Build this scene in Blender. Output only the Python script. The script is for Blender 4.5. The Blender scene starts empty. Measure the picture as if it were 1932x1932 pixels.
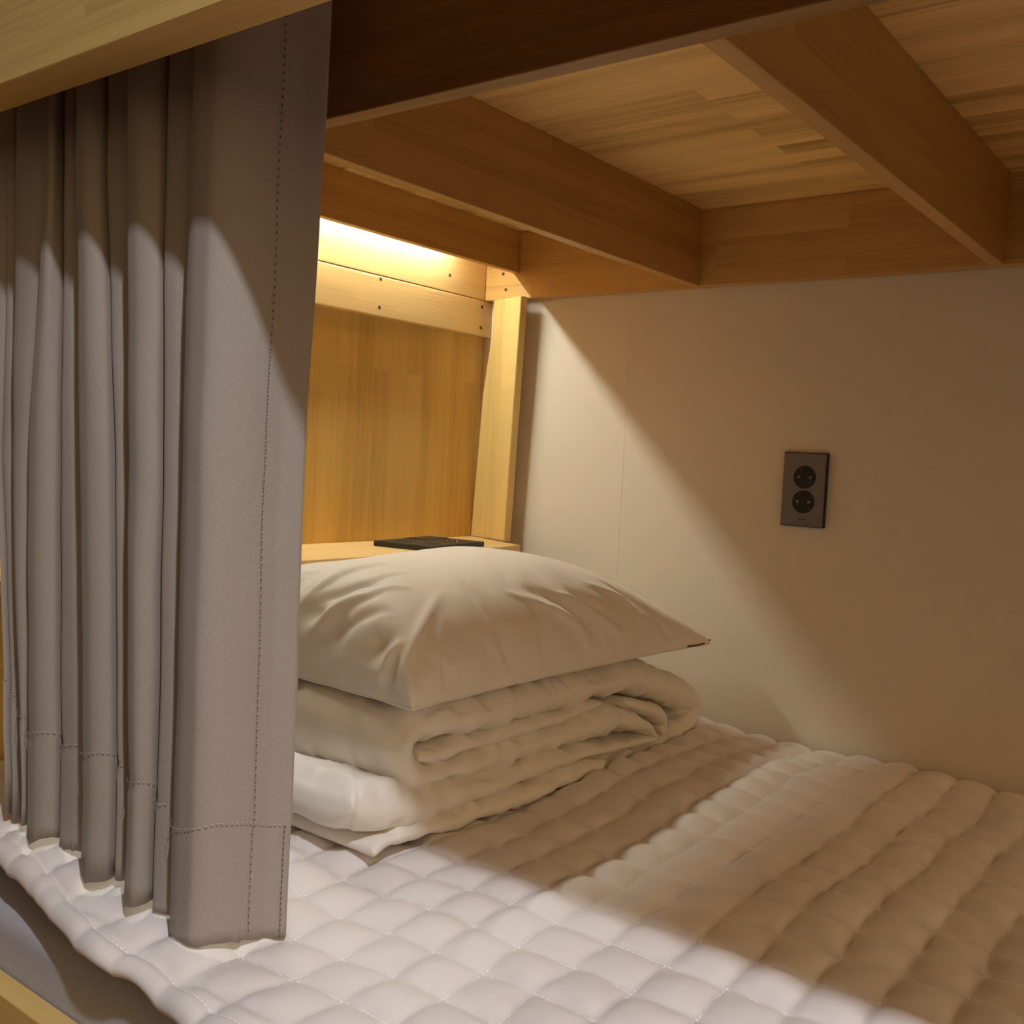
import bpy, bmesh, math, random
import numpy as np
from mathutils import Vector, Matrix, noise
from mathutils.bvhtree import BVHTree

S = bpy.context.scene
C = S.collection
ZO = 1.0                       # camera height above the floor
# ------------------------------------------------------------------ camera
right = Vector((0.79360349, 0.60643436, 0.0493038))
down = Vector((0.07177374, -0.01284116, -0.99733828))
fwd = Vector((-0.60418708, 0.79502985, -0.05371685))
cam_d = bpy.data.cameras.new('camera')
cam_d.sensor_width = 36.0
cam_d.lens = 1919.29 / 1932 * 36
cam_d.clip_start = 0.02
cam = bpy.data.objects.new('camera', cam_d)
m = Matrix((right, -down, -fwd)).transposed().to_4x4()
m.translation = Vector((0, 0, ZO))
cam.matrix_world = m
C.objects.link(cam)
S.camera = cam
# ------------------------------------------------------------------ colour management
vs = S.view_settings
vs.view_transform = 'Standard'
vs.look = 'None'
vs.gamma = 1
vs.use_curve_mapping = False
vs.exposure = 0.0
S.cycles.diffuse_bounces = 10
S.cycles.max_bounces = 14
# ------------------------------------------------------------------ world: dim warm air of the dormitory plus an added fill glow
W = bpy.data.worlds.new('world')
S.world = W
W.use_nodes = True
wnt = W.node_tree
bg = wnt.nodes['Background']
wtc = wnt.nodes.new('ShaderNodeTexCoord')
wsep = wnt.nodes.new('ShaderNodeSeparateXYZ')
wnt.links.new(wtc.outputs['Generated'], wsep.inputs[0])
wmr = wnt.nodes.new('ShaderNodeMapRange')          # added warm fill from the foot end, no real source there
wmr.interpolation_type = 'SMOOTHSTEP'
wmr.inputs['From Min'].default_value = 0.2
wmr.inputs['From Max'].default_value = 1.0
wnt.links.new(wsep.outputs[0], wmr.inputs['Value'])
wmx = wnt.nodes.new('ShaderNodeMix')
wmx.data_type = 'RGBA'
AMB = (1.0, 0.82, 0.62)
AMB_LOW, FOOT_FILL = 0.035, 1.6
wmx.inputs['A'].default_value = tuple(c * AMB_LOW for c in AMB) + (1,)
wmx.inputs['B'].default_value = tuple(c * FOOT_FILL for c in (1.0, .67, .35)) + (1,)
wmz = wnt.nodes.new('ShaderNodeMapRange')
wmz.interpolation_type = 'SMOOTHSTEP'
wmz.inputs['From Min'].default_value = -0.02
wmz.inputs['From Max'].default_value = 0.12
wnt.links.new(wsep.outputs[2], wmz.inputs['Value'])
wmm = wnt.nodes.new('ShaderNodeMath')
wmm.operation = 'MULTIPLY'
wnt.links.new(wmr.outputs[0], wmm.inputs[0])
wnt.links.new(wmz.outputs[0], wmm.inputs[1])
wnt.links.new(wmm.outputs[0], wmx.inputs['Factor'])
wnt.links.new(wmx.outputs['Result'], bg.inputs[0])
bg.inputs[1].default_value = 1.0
# ------------------------------------------------------------------ room ceiling lamp (light; its fitting is built below)
LAMP = Vector((0.50, -0.16, ZO + 1.45))
ld = bpy.data.lights.new('ceiling_downlight', 'AREA')
ld.shape = 'DISK'
ld.size = 0.07
ld.energy = 35
ld.color = (0.88, 0.93, 1.0)
lo = bpy.data.objects.new('ceiling_downlight', ld)
lo.location = LAMP
C.objects.link(lo)
LED_POWER = 205.0
LED_COLOR = (0.97, 1.0, 0.86, 1)

# ------------------------------------------------------------------ helpers
def link(o, parent=None):
    C.objects.link(o)
    if parent is not None:
        o.parent = parent
        o.matrix_parent_inverse = parent.matrix_basis.inverted()
    return o

def tag(o, label=None, cat=None, group=None, kind=None):
    if label: o['label'] = label
    if cat: o['category'] = cat
    if group: o['group'] = group
    if kind: o['kind'] = kind
    return o

def empty(name, loc):
    o = bpy.data.objects.new(name, None)
    o.empty_display_size = .05
    o.location = loc
    return link(o)

def mesh_obj(name, verts, faces, mat, parent=None, smooth=False):
    me = bpy.data.meshes.new(name)
    me.from_pydata([tuple(map(float, v)) for v in verts], [], faces)
    me.update()
    if smooth:
        me.polygons.foreach_set('use_smooth', [True] * len(me.polygons))
    me.materials.append(mat)
    return link(bpy.data.objects.new(name, me), parent)

def fix_normals(o):
    bm = bmesh.new()
    bm.from_mesh(o.data)
    bmesh.ops.recalc_face_normals(bm, faces=bm.faces)
    bm.to_mesh(o.data)
    bm.free()

def bm_obj(name, bm, mat, parent=None, smooth=False):
    me = bpy.data.meshes.new(name)
    bmesh.ops.recalc_face_normals(bm, faces=bm.faces)
    bm.to_mesh(me)
    bm.free()
    if smooth:
        me.polygons.foreach_set('use_smooth', [True] * len(me.polygons))
    me.materials.append(mat)
    return link(bpy.data.objects.new(name, me), parent)

def add_box(bm, lo_, hi_, bev=0.0, seg=2):
    r = bmesh.ops.create_cube(bm, size=1)
    vs_ = r['verts']
    for v in vs_:
        for k in range(3):
            v.co[k] = (lo_[k] + hi_[k]) / 2 + v.co[k] * (hi_[k] - lo_[k])
    if bev > 0:
        es = list({e for v in vs_ for e in v.link_edges})
        bmesh.ops.bevel(bm, geom=es, offset=bev, segments=seg, affect='EDGES', profile=.5)

def board(name, lo_, hi_, mat, parent=None, bev=0.0012):
    bm = bmesh.new()
    add_box(bm, lo_, hi_, bev)
    return bm_obj(name, bm, mat, parent)

def add_cyl(bm, c, axis, r0, r1, h, n=24):
    """cylinder or cone with base centre c, along unit axis"""
    ax = Vector(axis).normalized()
    rot = Vector((0, 0, 1)).rotation_difference(ax).to_matrix().to_4x4()
    M = Matrix.Translation(Vector(c) + ax * (h / 2)) @ rot
    bmesh.ops.create_cone(bm, cap_ends=True, segments=n, radius1=r0, radius2=max(r1, 1e-5), depth=h, matrix=M)

def grid_faces(nu, nv, closed_v=False):
    f = []
    for i in range(nu - 1):
        for j in range(nv if closed_v else nv - 1):
            j2 = (j + 1) % nv
            f.append((i * nv + j, i * nv + j2, (i + 1) * nv + j2, (i + 1) * nv + j))
    return f

def vnoise(P, scale, seed=0.0, octaves=1):
    """scalar noise for an (n,3) array"""
    out = np.zeros(len(P))
    off = Vector((seed * 13.7, seed * 5.1, seed * 9.3))
    for i, p in enumerate(P):
        q = Vector((p[0] * scale[0], p[1] * scale[1], p[2] * scale[2])) + off
        a = noise.noise(q)
        if octaves > 1:
            a += .5 * noise.noise(q * 2.03)
        if octaves > 2:
            a += .25 * noise.noise(q * 4.1)
        out[i] = a
    return out

# ------------------------------------------------------------------ materials
def new_mat(name):
    mt = bpy.data.materials.new(name)
    mt.use_nodes = True
    nt = mt.node_tree
    b = nt.nodes['Principled BSDF']
    return mt, nt, b

def N(nt, kind, **kw):
    n = nt.nodes.new(kind)
    for k, v in kw.items():
        setattr(n, k, v)
    return n

def srgb(r, g, b):
    f = lambda c: (c / 255 / 12.92) if c / 255 <= .04045 else ((c / 255 + .055) / 1.055) ** 2.4
    return (f(r), f(g), f(b), 1)

def wood(name, grain, across, base=(214, 172, 104), stave=0.045, length=0.42, contrast=1.0, rough=.42, seed=0.0):
    """glued laminated oak: staves run along `grain`, counted along `across`"""
    mt, nt, b = new_mat(name)
    L = nt.links.new
    tc = N(nt, 'ShaderNodeTexCoord')
    sep = N(nt, 'ShaderNodeSeparateXYZ')
    L(tc.outputs['Object'], sep.inputs[0])
    idx = {'X': 0, 'Y': 1, 'Z': 2}
    third = [a for a in 'XYZ' if a not in (grain, across)][0]
    cmb = N(nt, 'ShaderNodeCombineXYZ')
    L(sep.outputs[idx[grain]], cmb.inputs[0])
    L(sep.outputs[idx[across]], cmb.inputs[1])
    add = N(nt, 'ShaderNodeVectorMath', operation='ADD')
    L(cmb.outputs[0], add.inputs[0])
    add.inputs[1].default_value = (3.17 + seed, 2.29 + seed * .7, 0)
    br = N(nt, 'ShaderNodeTexBrick')
    br.offset = .37
    br.offset_frequency = 2
    br.squash = 1.0
    br.inputs['Color1'].default_value = (0, 0, 0, 1)
    br.inputs['Color2'].default_value = (1, 1, 1, 1)
    br.inputs['Mortar'].default_value = (.35, .35, .35, 1)
    br.inputs['Scale'].default_value = 1.0
    br.inputs['Mortar Size'].default_value = 0.0004
    br.inputs['Mortar Smooth'].default_value = 1.0
    br.inputs['Bias'].default_value = 0.0
    br.inputs['Brick Width'].default_value = length
    br.inputs['Row Height'].default_value = stave
    L(add.outputs[0], br.inputs['Vector'])
    bw = N(nt, 'ShaderNodeRGBToBW')
    L(br.outputs['Color'], bw.inputs[0])
    # full 3-D grain coordinates, shifted from stave to stave
    g3 = N(nt, 'ShaderNodeCombineXYZ')
    L(sep.outputs[idx[grain]], g3.inputs[0])
    L(sep.outputs[idx[across]], g3.inputs[1])
    L(sep.outputs[idx[third]], g3.inputs[2])
    sh = N(nt, 'ShaderNodeVectorMath', operation='MULTIPLY')
    sc = N(nt, 'ShaderNodeCombineXYZ')
    L(bw.outputs[0], sc.inputs[0]); L(bw.outputs[0], sc.inputs[1]); L(bw.outputs[0], sc.inputs[2])
    L(sc.outputs[0], sh.inputs[0]); sh.inputs[1].default_value = (3.1, 1.7, 2.3)
    ad2 = N(nt, 'ShaderNodeVectorMath', operation='ADD')
    L(g3.outputs[0], ad2.inputs[0]); L(sh.outputs[0], ad2.inputs[1])
    def streak(sx, sy, detail, rough_, dist=0.0):
        mp = N(nt, 'ShaderNodeMapping')
        mp.inputs['Scale'].default_value = (sx, sy, sy)
        L(ad2.outputs[0], mp.inputs['Vector'])
        nz = N(nt, 'ShaderNodeTexNoise')
        nz.inputs['Scale'].default_value = 1.0
        nz.inputs['Detail'].default_value = detail
        nz.inputs['Roughness'].default_value = rough_
        nz.inputs['Distortion'].default_value = dist
        L(mp.outputs[0], nz.inputs['Vector'])
        return nz.outputs['Fac']
    broad = streak(1.6, 26, 3, .55, .6)
    fine = streak(5, 260, 4, .6, .2)
    pores = streak(14, 620, 2, .5)
    def mad(src, mul, addv):
        mth = N(nt, 'ShaderNodeMath', operation='MULTIPLY_ADD')
        L(src, mth.inputs[0]); mth.inputs[1].default_value = mul; mth.inputs[2].default_value = addv
        return mth.outputs[0]
    def plus(a, c):
        mth = N(nt, 'ShaderNodeMath', operation='ADD')
        L(a, mth.inputs[0]); L(c, mth.inputs[1])
        return mth.outputs[0]
    f = plus(plus(mad(bw.outputs[0], .34 * contrast, 0.5 - .17 * contrast), mad(broad, .9 * contrast, -.45 * contrast)),
             plus(mad(fine, .55 * contrast, -.275 * contrast), mad(pores, .35, -.175)))
    rp = N(nt, 'ShaderNodeValToRGB')
    e = rp.color_ramp.elements
    r, g, bb = base
    e[0].position = 0.0
    e[0].color = srgb(r * .76, g * .71, bb * .58)
    e[1].position = 1.0
    e[1].color = srgb(min(255, r * 1.09), min(255, g * 1.10), min(255, bb * 1.14))
    md = rp.color_ramp.elements.new(.5)
    md.color = srgb(r, g, bb)
    L(f, rp.inputs[0])
    L(rp.outputs[0], b.inputs['Base Color'])
    b.inputs['Roughness'].default_value = rough
    b.inputs['Specular IOR Level'].default_value = .35
    bp = N(nt, 'ShaderNodeBump')
    bp.inputs['Strength'].default_value = .12
    bp.inputs['Distance'].default_value = .002
    L(fine, bp.inputs['Height'])
    L(bp.outputs[0], b.inputs['Normal'])
    return mt

def cloth(name, col, scale=900, bump=.25, rough=.85, sheen=.25, mottle=.06, crumple=0.0, cscale=16.0):
    mt, nt, b = new_mat(name)
    L = nt.links.new
    tc = N(nt, 'ShaderNodeTexCoord')
    nz = N(nt, 'ShaderNodeTexNoise')
    nz.inputs['Scale'].default_value = scale
    nz.inputs['Detail'].default_value = 2
    L(tc.outputs['Object'], nz.inputs['Vector'])
    rp = N(nt, 'ShaderNodeValToRGB')
    e = rp.color_ramp.elements
    e[0].position = .3
    e[1].position = .7
    e[0].color = tuple([c * (1 - mottle * 2) for c in col[:3]] + [1])
    e[1].color = tuple([min(1, c * (1 + mottle)) for c in col[:3]] + [1])
    L(nz.outputs['Fac'], rp.inputs[0])
    L(rp.outputs[0], b.inputs['Base Color'])
    b.inputs['Roughness'].default_value = rough
    b.inputs['Specular IOR Level'].default_value = .2
    b.inputs['Sheen Weight'].default_value = sheen
    b.inputs['Sheen Roughness'].default_value = .4
    bp = N(nt, 'ShaderNodeBump')
    bp.inputs['Strength'].default_value = bump
    bp.inputs['Distance'].default_value = .0006
    L(nz.outputs['Fac'], bp.inputs['Height'])
    if crumple > 0:
        cz = N(nt, 'ShaderNodeTexNoise')
        cz.noise_type = 'RIDGED_MULTIFRACTAL'
        cz.inputs['Scale'].default_value = cscale
        cz.inputs['Detail'].default_value = 2.5
        cz.inputs['Distortion'].default_value = .9
        L(tc.outputs['Object'], cz.inputs['Vector'])
        b2 = N(nt, 'ShaderNodeBump')
        b2.inputs['Strength'].default_value = 1.0
        b2.inputs['Distance'].default_value = crumple
        L(cz.outputs['Fac'], b2.inputs['Height'])
        L(b2.outputs[0], bp.inputs['Normal'])
    L(bp.outputs[0], b.inputs['Normal'])
    return mt

def plain(name, col, rough=.5, metal=0.0, spec=.5):
    mt, nt, b = new_mat(name)
    L = nt.links.new
    tc = N(nt, 'ShaderNodeTexCoord')
    nz = N(nt, 'ShaderNodeTexNoise')
    nz.inputs['Scale'].default_value = 60
    L(tc.outputs['Object'], nz.inputs['Vector'])
    mx = N(nt, 'ShaderNodeMix', data_type='RGBA')
    mx.inputs['A'].default_value = tuple([c * .92 for c in col[:3]] + [1])
    mx.inputs['B'].default_value = tuple([min(1, c * 1.06) for c in col[:3]] + [1])
    L(nz.outputs['Fac'], mx.inputs['Factor'])
    L(mx.outputs['Result'], b.inputs['Base Color'])
    b.inputs['Roughness'].default_value = rough
    b.inputs['Metallic'].default_value = metal
    b.inputs['Specular IOR Level'].default_value = spec
    return mt

WOODC = (214, 182, 112)
M_slab = wood('oak_slab', 'X', 'Y', (230, 194, 124), .040, .46, 1.7)
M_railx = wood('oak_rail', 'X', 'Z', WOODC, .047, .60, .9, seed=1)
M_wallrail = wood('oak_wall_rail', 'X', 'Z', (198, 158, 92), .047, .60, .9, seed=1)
M_front = wood('oak_front_rail_shaded', 'X', 'Z', (150, 112, 62), .047, .60, .9, seed=9)  # same oak as the other rails, base darkened to paint in its shade
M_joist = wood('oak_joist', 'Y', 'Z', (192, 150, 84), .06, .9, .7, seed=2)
M_band = wood('oak_band', 'Y', 'Z', (224, 194, 134), .2, 1.7, .8, seed=3)
M_panel = wood('oak_panel', 'Z', 'Y', (216, 180, 100), .042, .50, .75, seed=4)
M_post = wood('oak_post', 'Z', 'X', (220, 190, 122), .04, .8, .6, seed=5)
M_shelf = wood('oak_shelf', 'Y', 'X', (222, 188, 128), .06, .9, .5, seed=6)
M_endgrain = M_shelf
M_curtain = cloth('curtain_fabric', srgb(163, 154, 147), 1400, .35, .9, .15, .10)
M_thread = plain('thread_dark', srgb(96, 84, 76), .9)
M_thread_l = plain('thread_light', srgb(182, 168, 158), .9)
M_duvet = cloth('duvet_cotton', srgb(226, 221, 214), 1600, .15, .85, .2, .02, .0016, 13)
M_pillow = cloth('pillow_cotton', srgb(228, 223, 217), 1600, .12, .62, .35, .02, .0007, 11)
M_pad = cloth('pad_microfibre', srgb(226, 220, 219), 1500, .12, .7, .35, .02, .0007, 20)
M_binding = cloth('pad_binding', srgb(244, 241, 241), 1500, .12, .8, .2, .02)
M_mattress = cloth('mattress_ticking', srgb(182, 180, 188), 700, .3, .9, .2, .08)
M_wall = cloth('wallpaper', srgb(226, 217, 203), 420, .12, .92, .0, .012)
M_black = plain('black_plastic', srgb(30, 27, 27), .45)
M_dark = plain('dark_bore', srgb(8, 7, 8), .6)
M_plate = plain('graphite_plastic', srgb(112, 106, 112), .5)
M_metal = plain('pin_metal', srgb(170, 168, 165), .35, .9)
M_screw = plain('screw_bore', srgb(70, 45, 25), .7)
M_lining = plain('lining_red_brown', srgb(120, 62, 40), .8)
M_floor = wood('floor_wood', 'X', 'Y', (150, 110, 70), .12, 1.2, .8, seed=7)

# ------------------------------------------------------------------ setting
def struct(name, lo_, hi_, mat):
    o = board(name, lo_, hi_, mat, None, 0)
    o['kind'] = 'structure'
    return o
YW = 1.60
struct('floor', (-1.6, -1.4, -.05), (2.2, 1.72, 0), M_floor)
# wall behind the bed: wallpaper in two drops with the seam showing as a fine joint
bm = bmesh.new()
add_box(bm, (-1.6, YW, 0), (-.9671, YW + .1, 2.6))
add_box(bm, (-.9665, YW, 0), (2.2, YW + .1, 2.6))
add_box(bm, (-1.6, YW + .0004, 0), (2.2, YW + .1, 2.6))
w = bm_obj('wall_right', bm, M_wall)
w['kind'] = 'structure'

# ------------------------------------------------------------------ bunk bed
ZB = ZO + .306      # underside of the rails and joists
ZS = ZO + .435      # underside of the upper deck
XH = -1.29          # face of the head boards
XF = 0.86           # foot end
bed = empty('bunk_bed', (-.2, 1.05, 0))
tag(bed, 'bunk bed of yellow laminated oak enclosing the white mattress, its upper deck overhead', 'bunk bed')
board('deck_panel', (XH - .05, .466, ZS), (XF, YW - .002, ZS + .02), M_slab, bed)
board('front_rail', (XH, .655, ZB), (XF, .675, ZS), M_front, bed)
wr = board('wall_rail', (XH, 1.575, ZB), (XF, YW - .001, ZS), M_wallrail, bed)
for xj in (-.822, -.343, .136, .62):
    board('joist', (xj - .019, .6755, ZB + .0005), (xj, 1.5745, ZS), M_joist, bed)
board('fascia', (XH, .445, ZB), (XF, .4635, ZO + .66), M_railx, bed)
board('curtain_board', (XH, .4675, ZB + .003), (XF, .489, ZS), M_railx, bed)
board('upper_side_panel', (XH, .445, ZO + .661), (XF, .4635, ZO + .80), M_railx, bed)
# head end
board('headboard_panel', (-1.335, .50, .30), (-1.307, 1.599, ZS), M_panel, bed)
bl = board('head_batten', (-1.307, .50, ZO + .236), (XH, 1.599, ZO + .3055), M_band, bed)
bu = board('head_batten', (-1.307, .50, ZO + .3068), (XH, 1.5745, ZS), M_band, bed)
bl['label'] = 'lower oak batten with pairs of screw holes'
bu['label'] = 'upper oak batten under the light strip'
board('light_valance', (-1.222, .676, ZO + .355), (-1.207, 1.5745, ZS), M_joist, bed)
# bracket board standing between the head panel and the wall
poly = [(.0419, .3055), (.0424, .2339), (.0300, .180), (.0200, .119), (.0117, .0015), (.0, -.1628), (.1160, -.1628), (.1330, .3055)]
O_, D_, N_ = Vector((-1.3065, 1.5848)), Vector((.9581, -.2866)), Vector((.2866, .9581))
bm = bmesh.new()
va = [bm.verts.new((O_.x + D_.x * s_, O_.y + D_.y * s_, ZO + z)) for s_, z in poly]
vb = [bm.verts.new((O_.x + D_.x * s_ + N_.x * .016, O_.y + D_.y * s_ + N_.y * .016, ZO + z)) for s_, z in poly]
bm.faces.new(va); bm.faces.new(vb[::-1])
for i in range(len(poly)):
    j = (i + 1) % len(poly)
    bm.faces.new((va[i], va[j], vb[j], vb[i]))
bmesh.ops.recalc_face_normals(bm, faces=bm.faces)
bmesh.ops.bevel(bm, geom=list(bm.edges), offset=.0010, segments=2, affect='EDGES')
bm_obj('bracket_board', bm, M_post, bed)
sp = [(-1.307, .50), (-1.112, .50), (-1.112, 1.35), (-1.130, 1.519), (-1.306, 1.586)]
bm = bmesh.new()
va = [bm.verts.new((x, y, ZO - .163)) for x, y in sp]
vb = [bm.verts.new((x, y, ZO - .180)) for x, y in sp]
bm.faces.new(va); bm.faces.new(vb[::-1])
for i in range(len(sp)):
    j = (i + 1) % len(sp)
    bm.faces.new((va[i], va[j], vb[j], vb[i]))
bmesh.ops.recalc_face_normals(bm, faces=bm.faces)
bmesh.ops.bevel(bm, geom=list(bm.edges), offset=.0010, segments=2, affect='EDGES')
bm_obj('bedside_shelf', bm, M_shelf, bed)
board('front_post', (-1.335, .449, 0), (XH, .499, ZB), M_post, bed)
# lower side rail and slatted base that carries the mattress
board('side_rail', (XH, .465, .20), (XF, .488, ZO - .53), M_railx, bed)
board('mattress_base', (XH, .4885, ZO - .64), (XF, 1.585, ZO - .62), M_slab, bed)
board('foot_leg', (XF - .05, .49, 0), (XF, .55, ZO - .641), M_post, bed)
board('foot_leg', (XF - .05, 1.52, 0), (XF, 1.58, ZO - .641), M_post, bed)
# screw holes
def screw(parent, p, ax):
    bm = bmesh.new()
    add_cyl(bm, Vector(p) - Vector(ax) * .0012, ax, .0036, .0031, .0016, 16)
    bm_obj('screw_hole', bm, M_screw, parent)
for y, z in ((1.284, .300), (1.284, .251), (1.567, .293), (1.566, .252), (.80, .30), (.80, .251)):
    screw(bl, (XH, y, ZO + z), (1, 0, 0))
for y, z in ((1.467, .338), (.98, .338)):
    screw(bu, (XH, y, ZO + z), (1, 0, 0))
for x, z in ((-1.247, .356), (-1.239, .325)):
    screw(wr, (x, 1.575, ZO + z), (0, -1, 0))

# ------------------------------------------------------------------ LED strip behind the valance
led = empty('led_light_strip', (-1.27, 1.06, ZS))
tag(led, 'warm light strip tucked under the upper deck behind the valance at the head end', 'light strip')
board('channel', (-1.2830, .70, ZS - .0210), (-1.2670, 1.452, ZS - .0005), plain('aluminium', srgb(200, 198, 190), .4, .8), led, 0)
me_, nt_, b_ = new_mat('led_glow')
b_.inputs['Base Color'].default_value = (1, .9, .7, 1)
b_.inputs['Emission Color'].default_value = LED_COLOR
b_.inputs['Emission Strength'].default_value = LED_POWER
board('diffuser', (-1.2790, .702, ZS - .0235), (-1.2710, 1.450, ZS - .0211), me_, led, 0)
# power cable in the gap between bracket board and wall
def tube(name, pts, r, mat, parent=None, seg=10):
    pts = [Vector(p) for p in pts]
    P = []
    n = len(pts)
    for i in range(n - 1):
        p0, p1, p2, p3 = pts[max(i - 1, 0)], pts[i], pts[i + 1], pts[min(i + 2, n - 1)]
        for k in range(8):
            t = k / 8
            P.append(.5 * ((2 * p1) + (-p0 + p2) * t + (2 * p0 - 5 * p1 + 4 * p2 - p3) * t * t + (-p0 + 3 * p1 - 3 * p2 + p3) * t ** 3))
    P.append(pts[-1])
    V = []
    for i, p in enumerate(P):
        d = (P[min(i + 1, len(P) - 1)] - P[max(i - 1, 0)]).normalized()
        a = d.orthogonal().normalized() if i == 0 else (a - d * a.dot(d)).normalized()
        b = d.cross(a)
        for k in range(seg):
            th = 2 * math.pi * k / seg
            V.append(p + (a * math.cos(th) + b * math.sin(th)) * r)
    F = grid_faces(len(P), seg, True)
    F.append(tuple(range(seg))[::-1]); F.append(tuple((len(P) - 1) * seg + k for k in range(seg)))
    return mesh_obj(name, V, F, mat, parent, True)
cb = tube('power_cable', [(-1.262, 1.594, ZO + .30), (-1.255, 1.594, ZO + .20), (-1.240, 1.594, ZO + .13), (-1.228, 1.594, ZO + .07), (-1.232, 1.594, ZO + .02), (-1.25, 1.594, ZO - .05), (-1.262, 1.594, ZO - .12), (-1.268, 1.594, ZO - .30)], .0022, M_black)
tag(cb, 'thin black cable hanging in the gap between the oak bracket board and the wall', 'cable')

# ------------------------------------------------------------------ mattress
def mattress():
    root = empty('mattress', (-.25, 1.04, ZO - .62))
    tag(root, 'grey mattress under the quilted pad, its plain side showing above the bed rail', 'mattress')
    bm = bmesh.new()
    add_box(bm, (XH + .004, .4895, ZO - .618), (XF - .02, 1.59, ZO - .476), .018, 4)
    o = bm_obj('mattress_cover', bm, M_mattress, root, True)
    return root
mattress()

def pad_height(x, y):
    """big soft undulation of the pad surface, metres above ZO"""
    h = -.444
    h += .006 * math.sin(2.1 * x * 2 + 1.0) * math.sin(3 * y + .4)
    h += .010 * noise.noise(Vector((x * 3.1, y * 3.3, 4.2))) + .006 * noise.noise(Vector((x * 7.5, y * 7.0, 9.2)))
    # swell beside the wall
    t = max(0.0, (y - 1.38) / .2)
    h += t * (.012 * math.exp(-((x + .80) / .09) ** 2) + .008 * math.exp(-((x + .40) / .10) ** 2) - .004)
    # the pad stands a little higher towards the head along the open side
    h += .027 * (1 - min(1, max(0, (y - .55) / .2))) * (1 - min(1, max(0, (x + .95) / .27)))
    # pressed down under the bedding
    sx = min(1, max(0, (-.752 - x) / .04)) * min(1, max(0, (x + 1.19) / .04))
    sy = min(1, max(0, (y - .79) / .05)) * min(1, max(0, (1.56 - y) / .05))
    h -= .017 * sx * sy
    return h

def pad_uv(x, y):
    u = (x + .467 + .010 * noise.noise(Vector((x * 4, y * 6, 1))) + .004 * noise.noise(Vector((x * 17, y * 17, 11)))) / .0565
    v = (y - .735 + .014 * noise.noise(Vector((x * 6, y * 4, 6))) + .004 * noise.noise(Vector((x * 19, y * 15, 3)))) / .0595
    return u, v

_ex = np.arange(-1.4, 1.0, .004)
_ey = np.interp(_ex, [-1.3, -1.0, -.93, -.85, -.775, -.73, -.685, -.64, -.5, -.3, .0, .3, .9], [.505, .495, .488, .475, .464, .4745, .472, .466, .462, .468, .463, .469, .464])
_k = np.hanning(15); _k /= _k.sum()
EDGE_X, EDGE_Y = _ex, np.convolve(np.pad(_ey, 7, mode='edge'), _k, 'valid')
def pad_edge(x):
    """y of the front edge of the pad, wandering in and out"""
    return float(np.interp(x, EDGE_X, EDGE_Y))

def pad_surface(x, y):
    ye = pad_edge(x)
    u, v = pad_uv(x, y)
    fu = abs(math.sin(math.pi * u)); fv = abs(math.sin(math.pi * v))
    ci = (math.floor(u), math.floor(v))
    rnd = noise.noise(Vector((ci[0] * 1.7 + .3, ci[1] * 2.3 + .7, 5.5)))
    amp = .0096 * (1 + .5 * rnd)
    # rows pulled tight along the bed towards the wall: seams across the bed stand out there
    pull = 1 / (1 + math.exp(-((y - 1.0) + (x + .45) * .25) / .05))
    fv2 = fv + (1 - fv) * .15 * pull
    puff = amp * (fu ** .55) * (fv2 ** .6)
    g = .0016 * noise.noise(Vector((x * 60, y * 26, 2.0))) * (1 - fu) + .0014 * noise.noise(Vector((x * 26, y * 70, 8.0))) * (1 - fv)
    g += .0012 * noise.noise(Vector((x * 38, y * 34, 14.0)))
    fade = min(1, max(0, (y - ye) / .03))
    bind = -.0035 * math.exp(-((y - ye - .017) / .0032) ** 2) + .0015 * math.exp(-((y - ye - .007) / .005) ** 2)
    return pad_height(x, y) + puff * min(1, .25 + fade) + g * fade + bind

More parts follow.
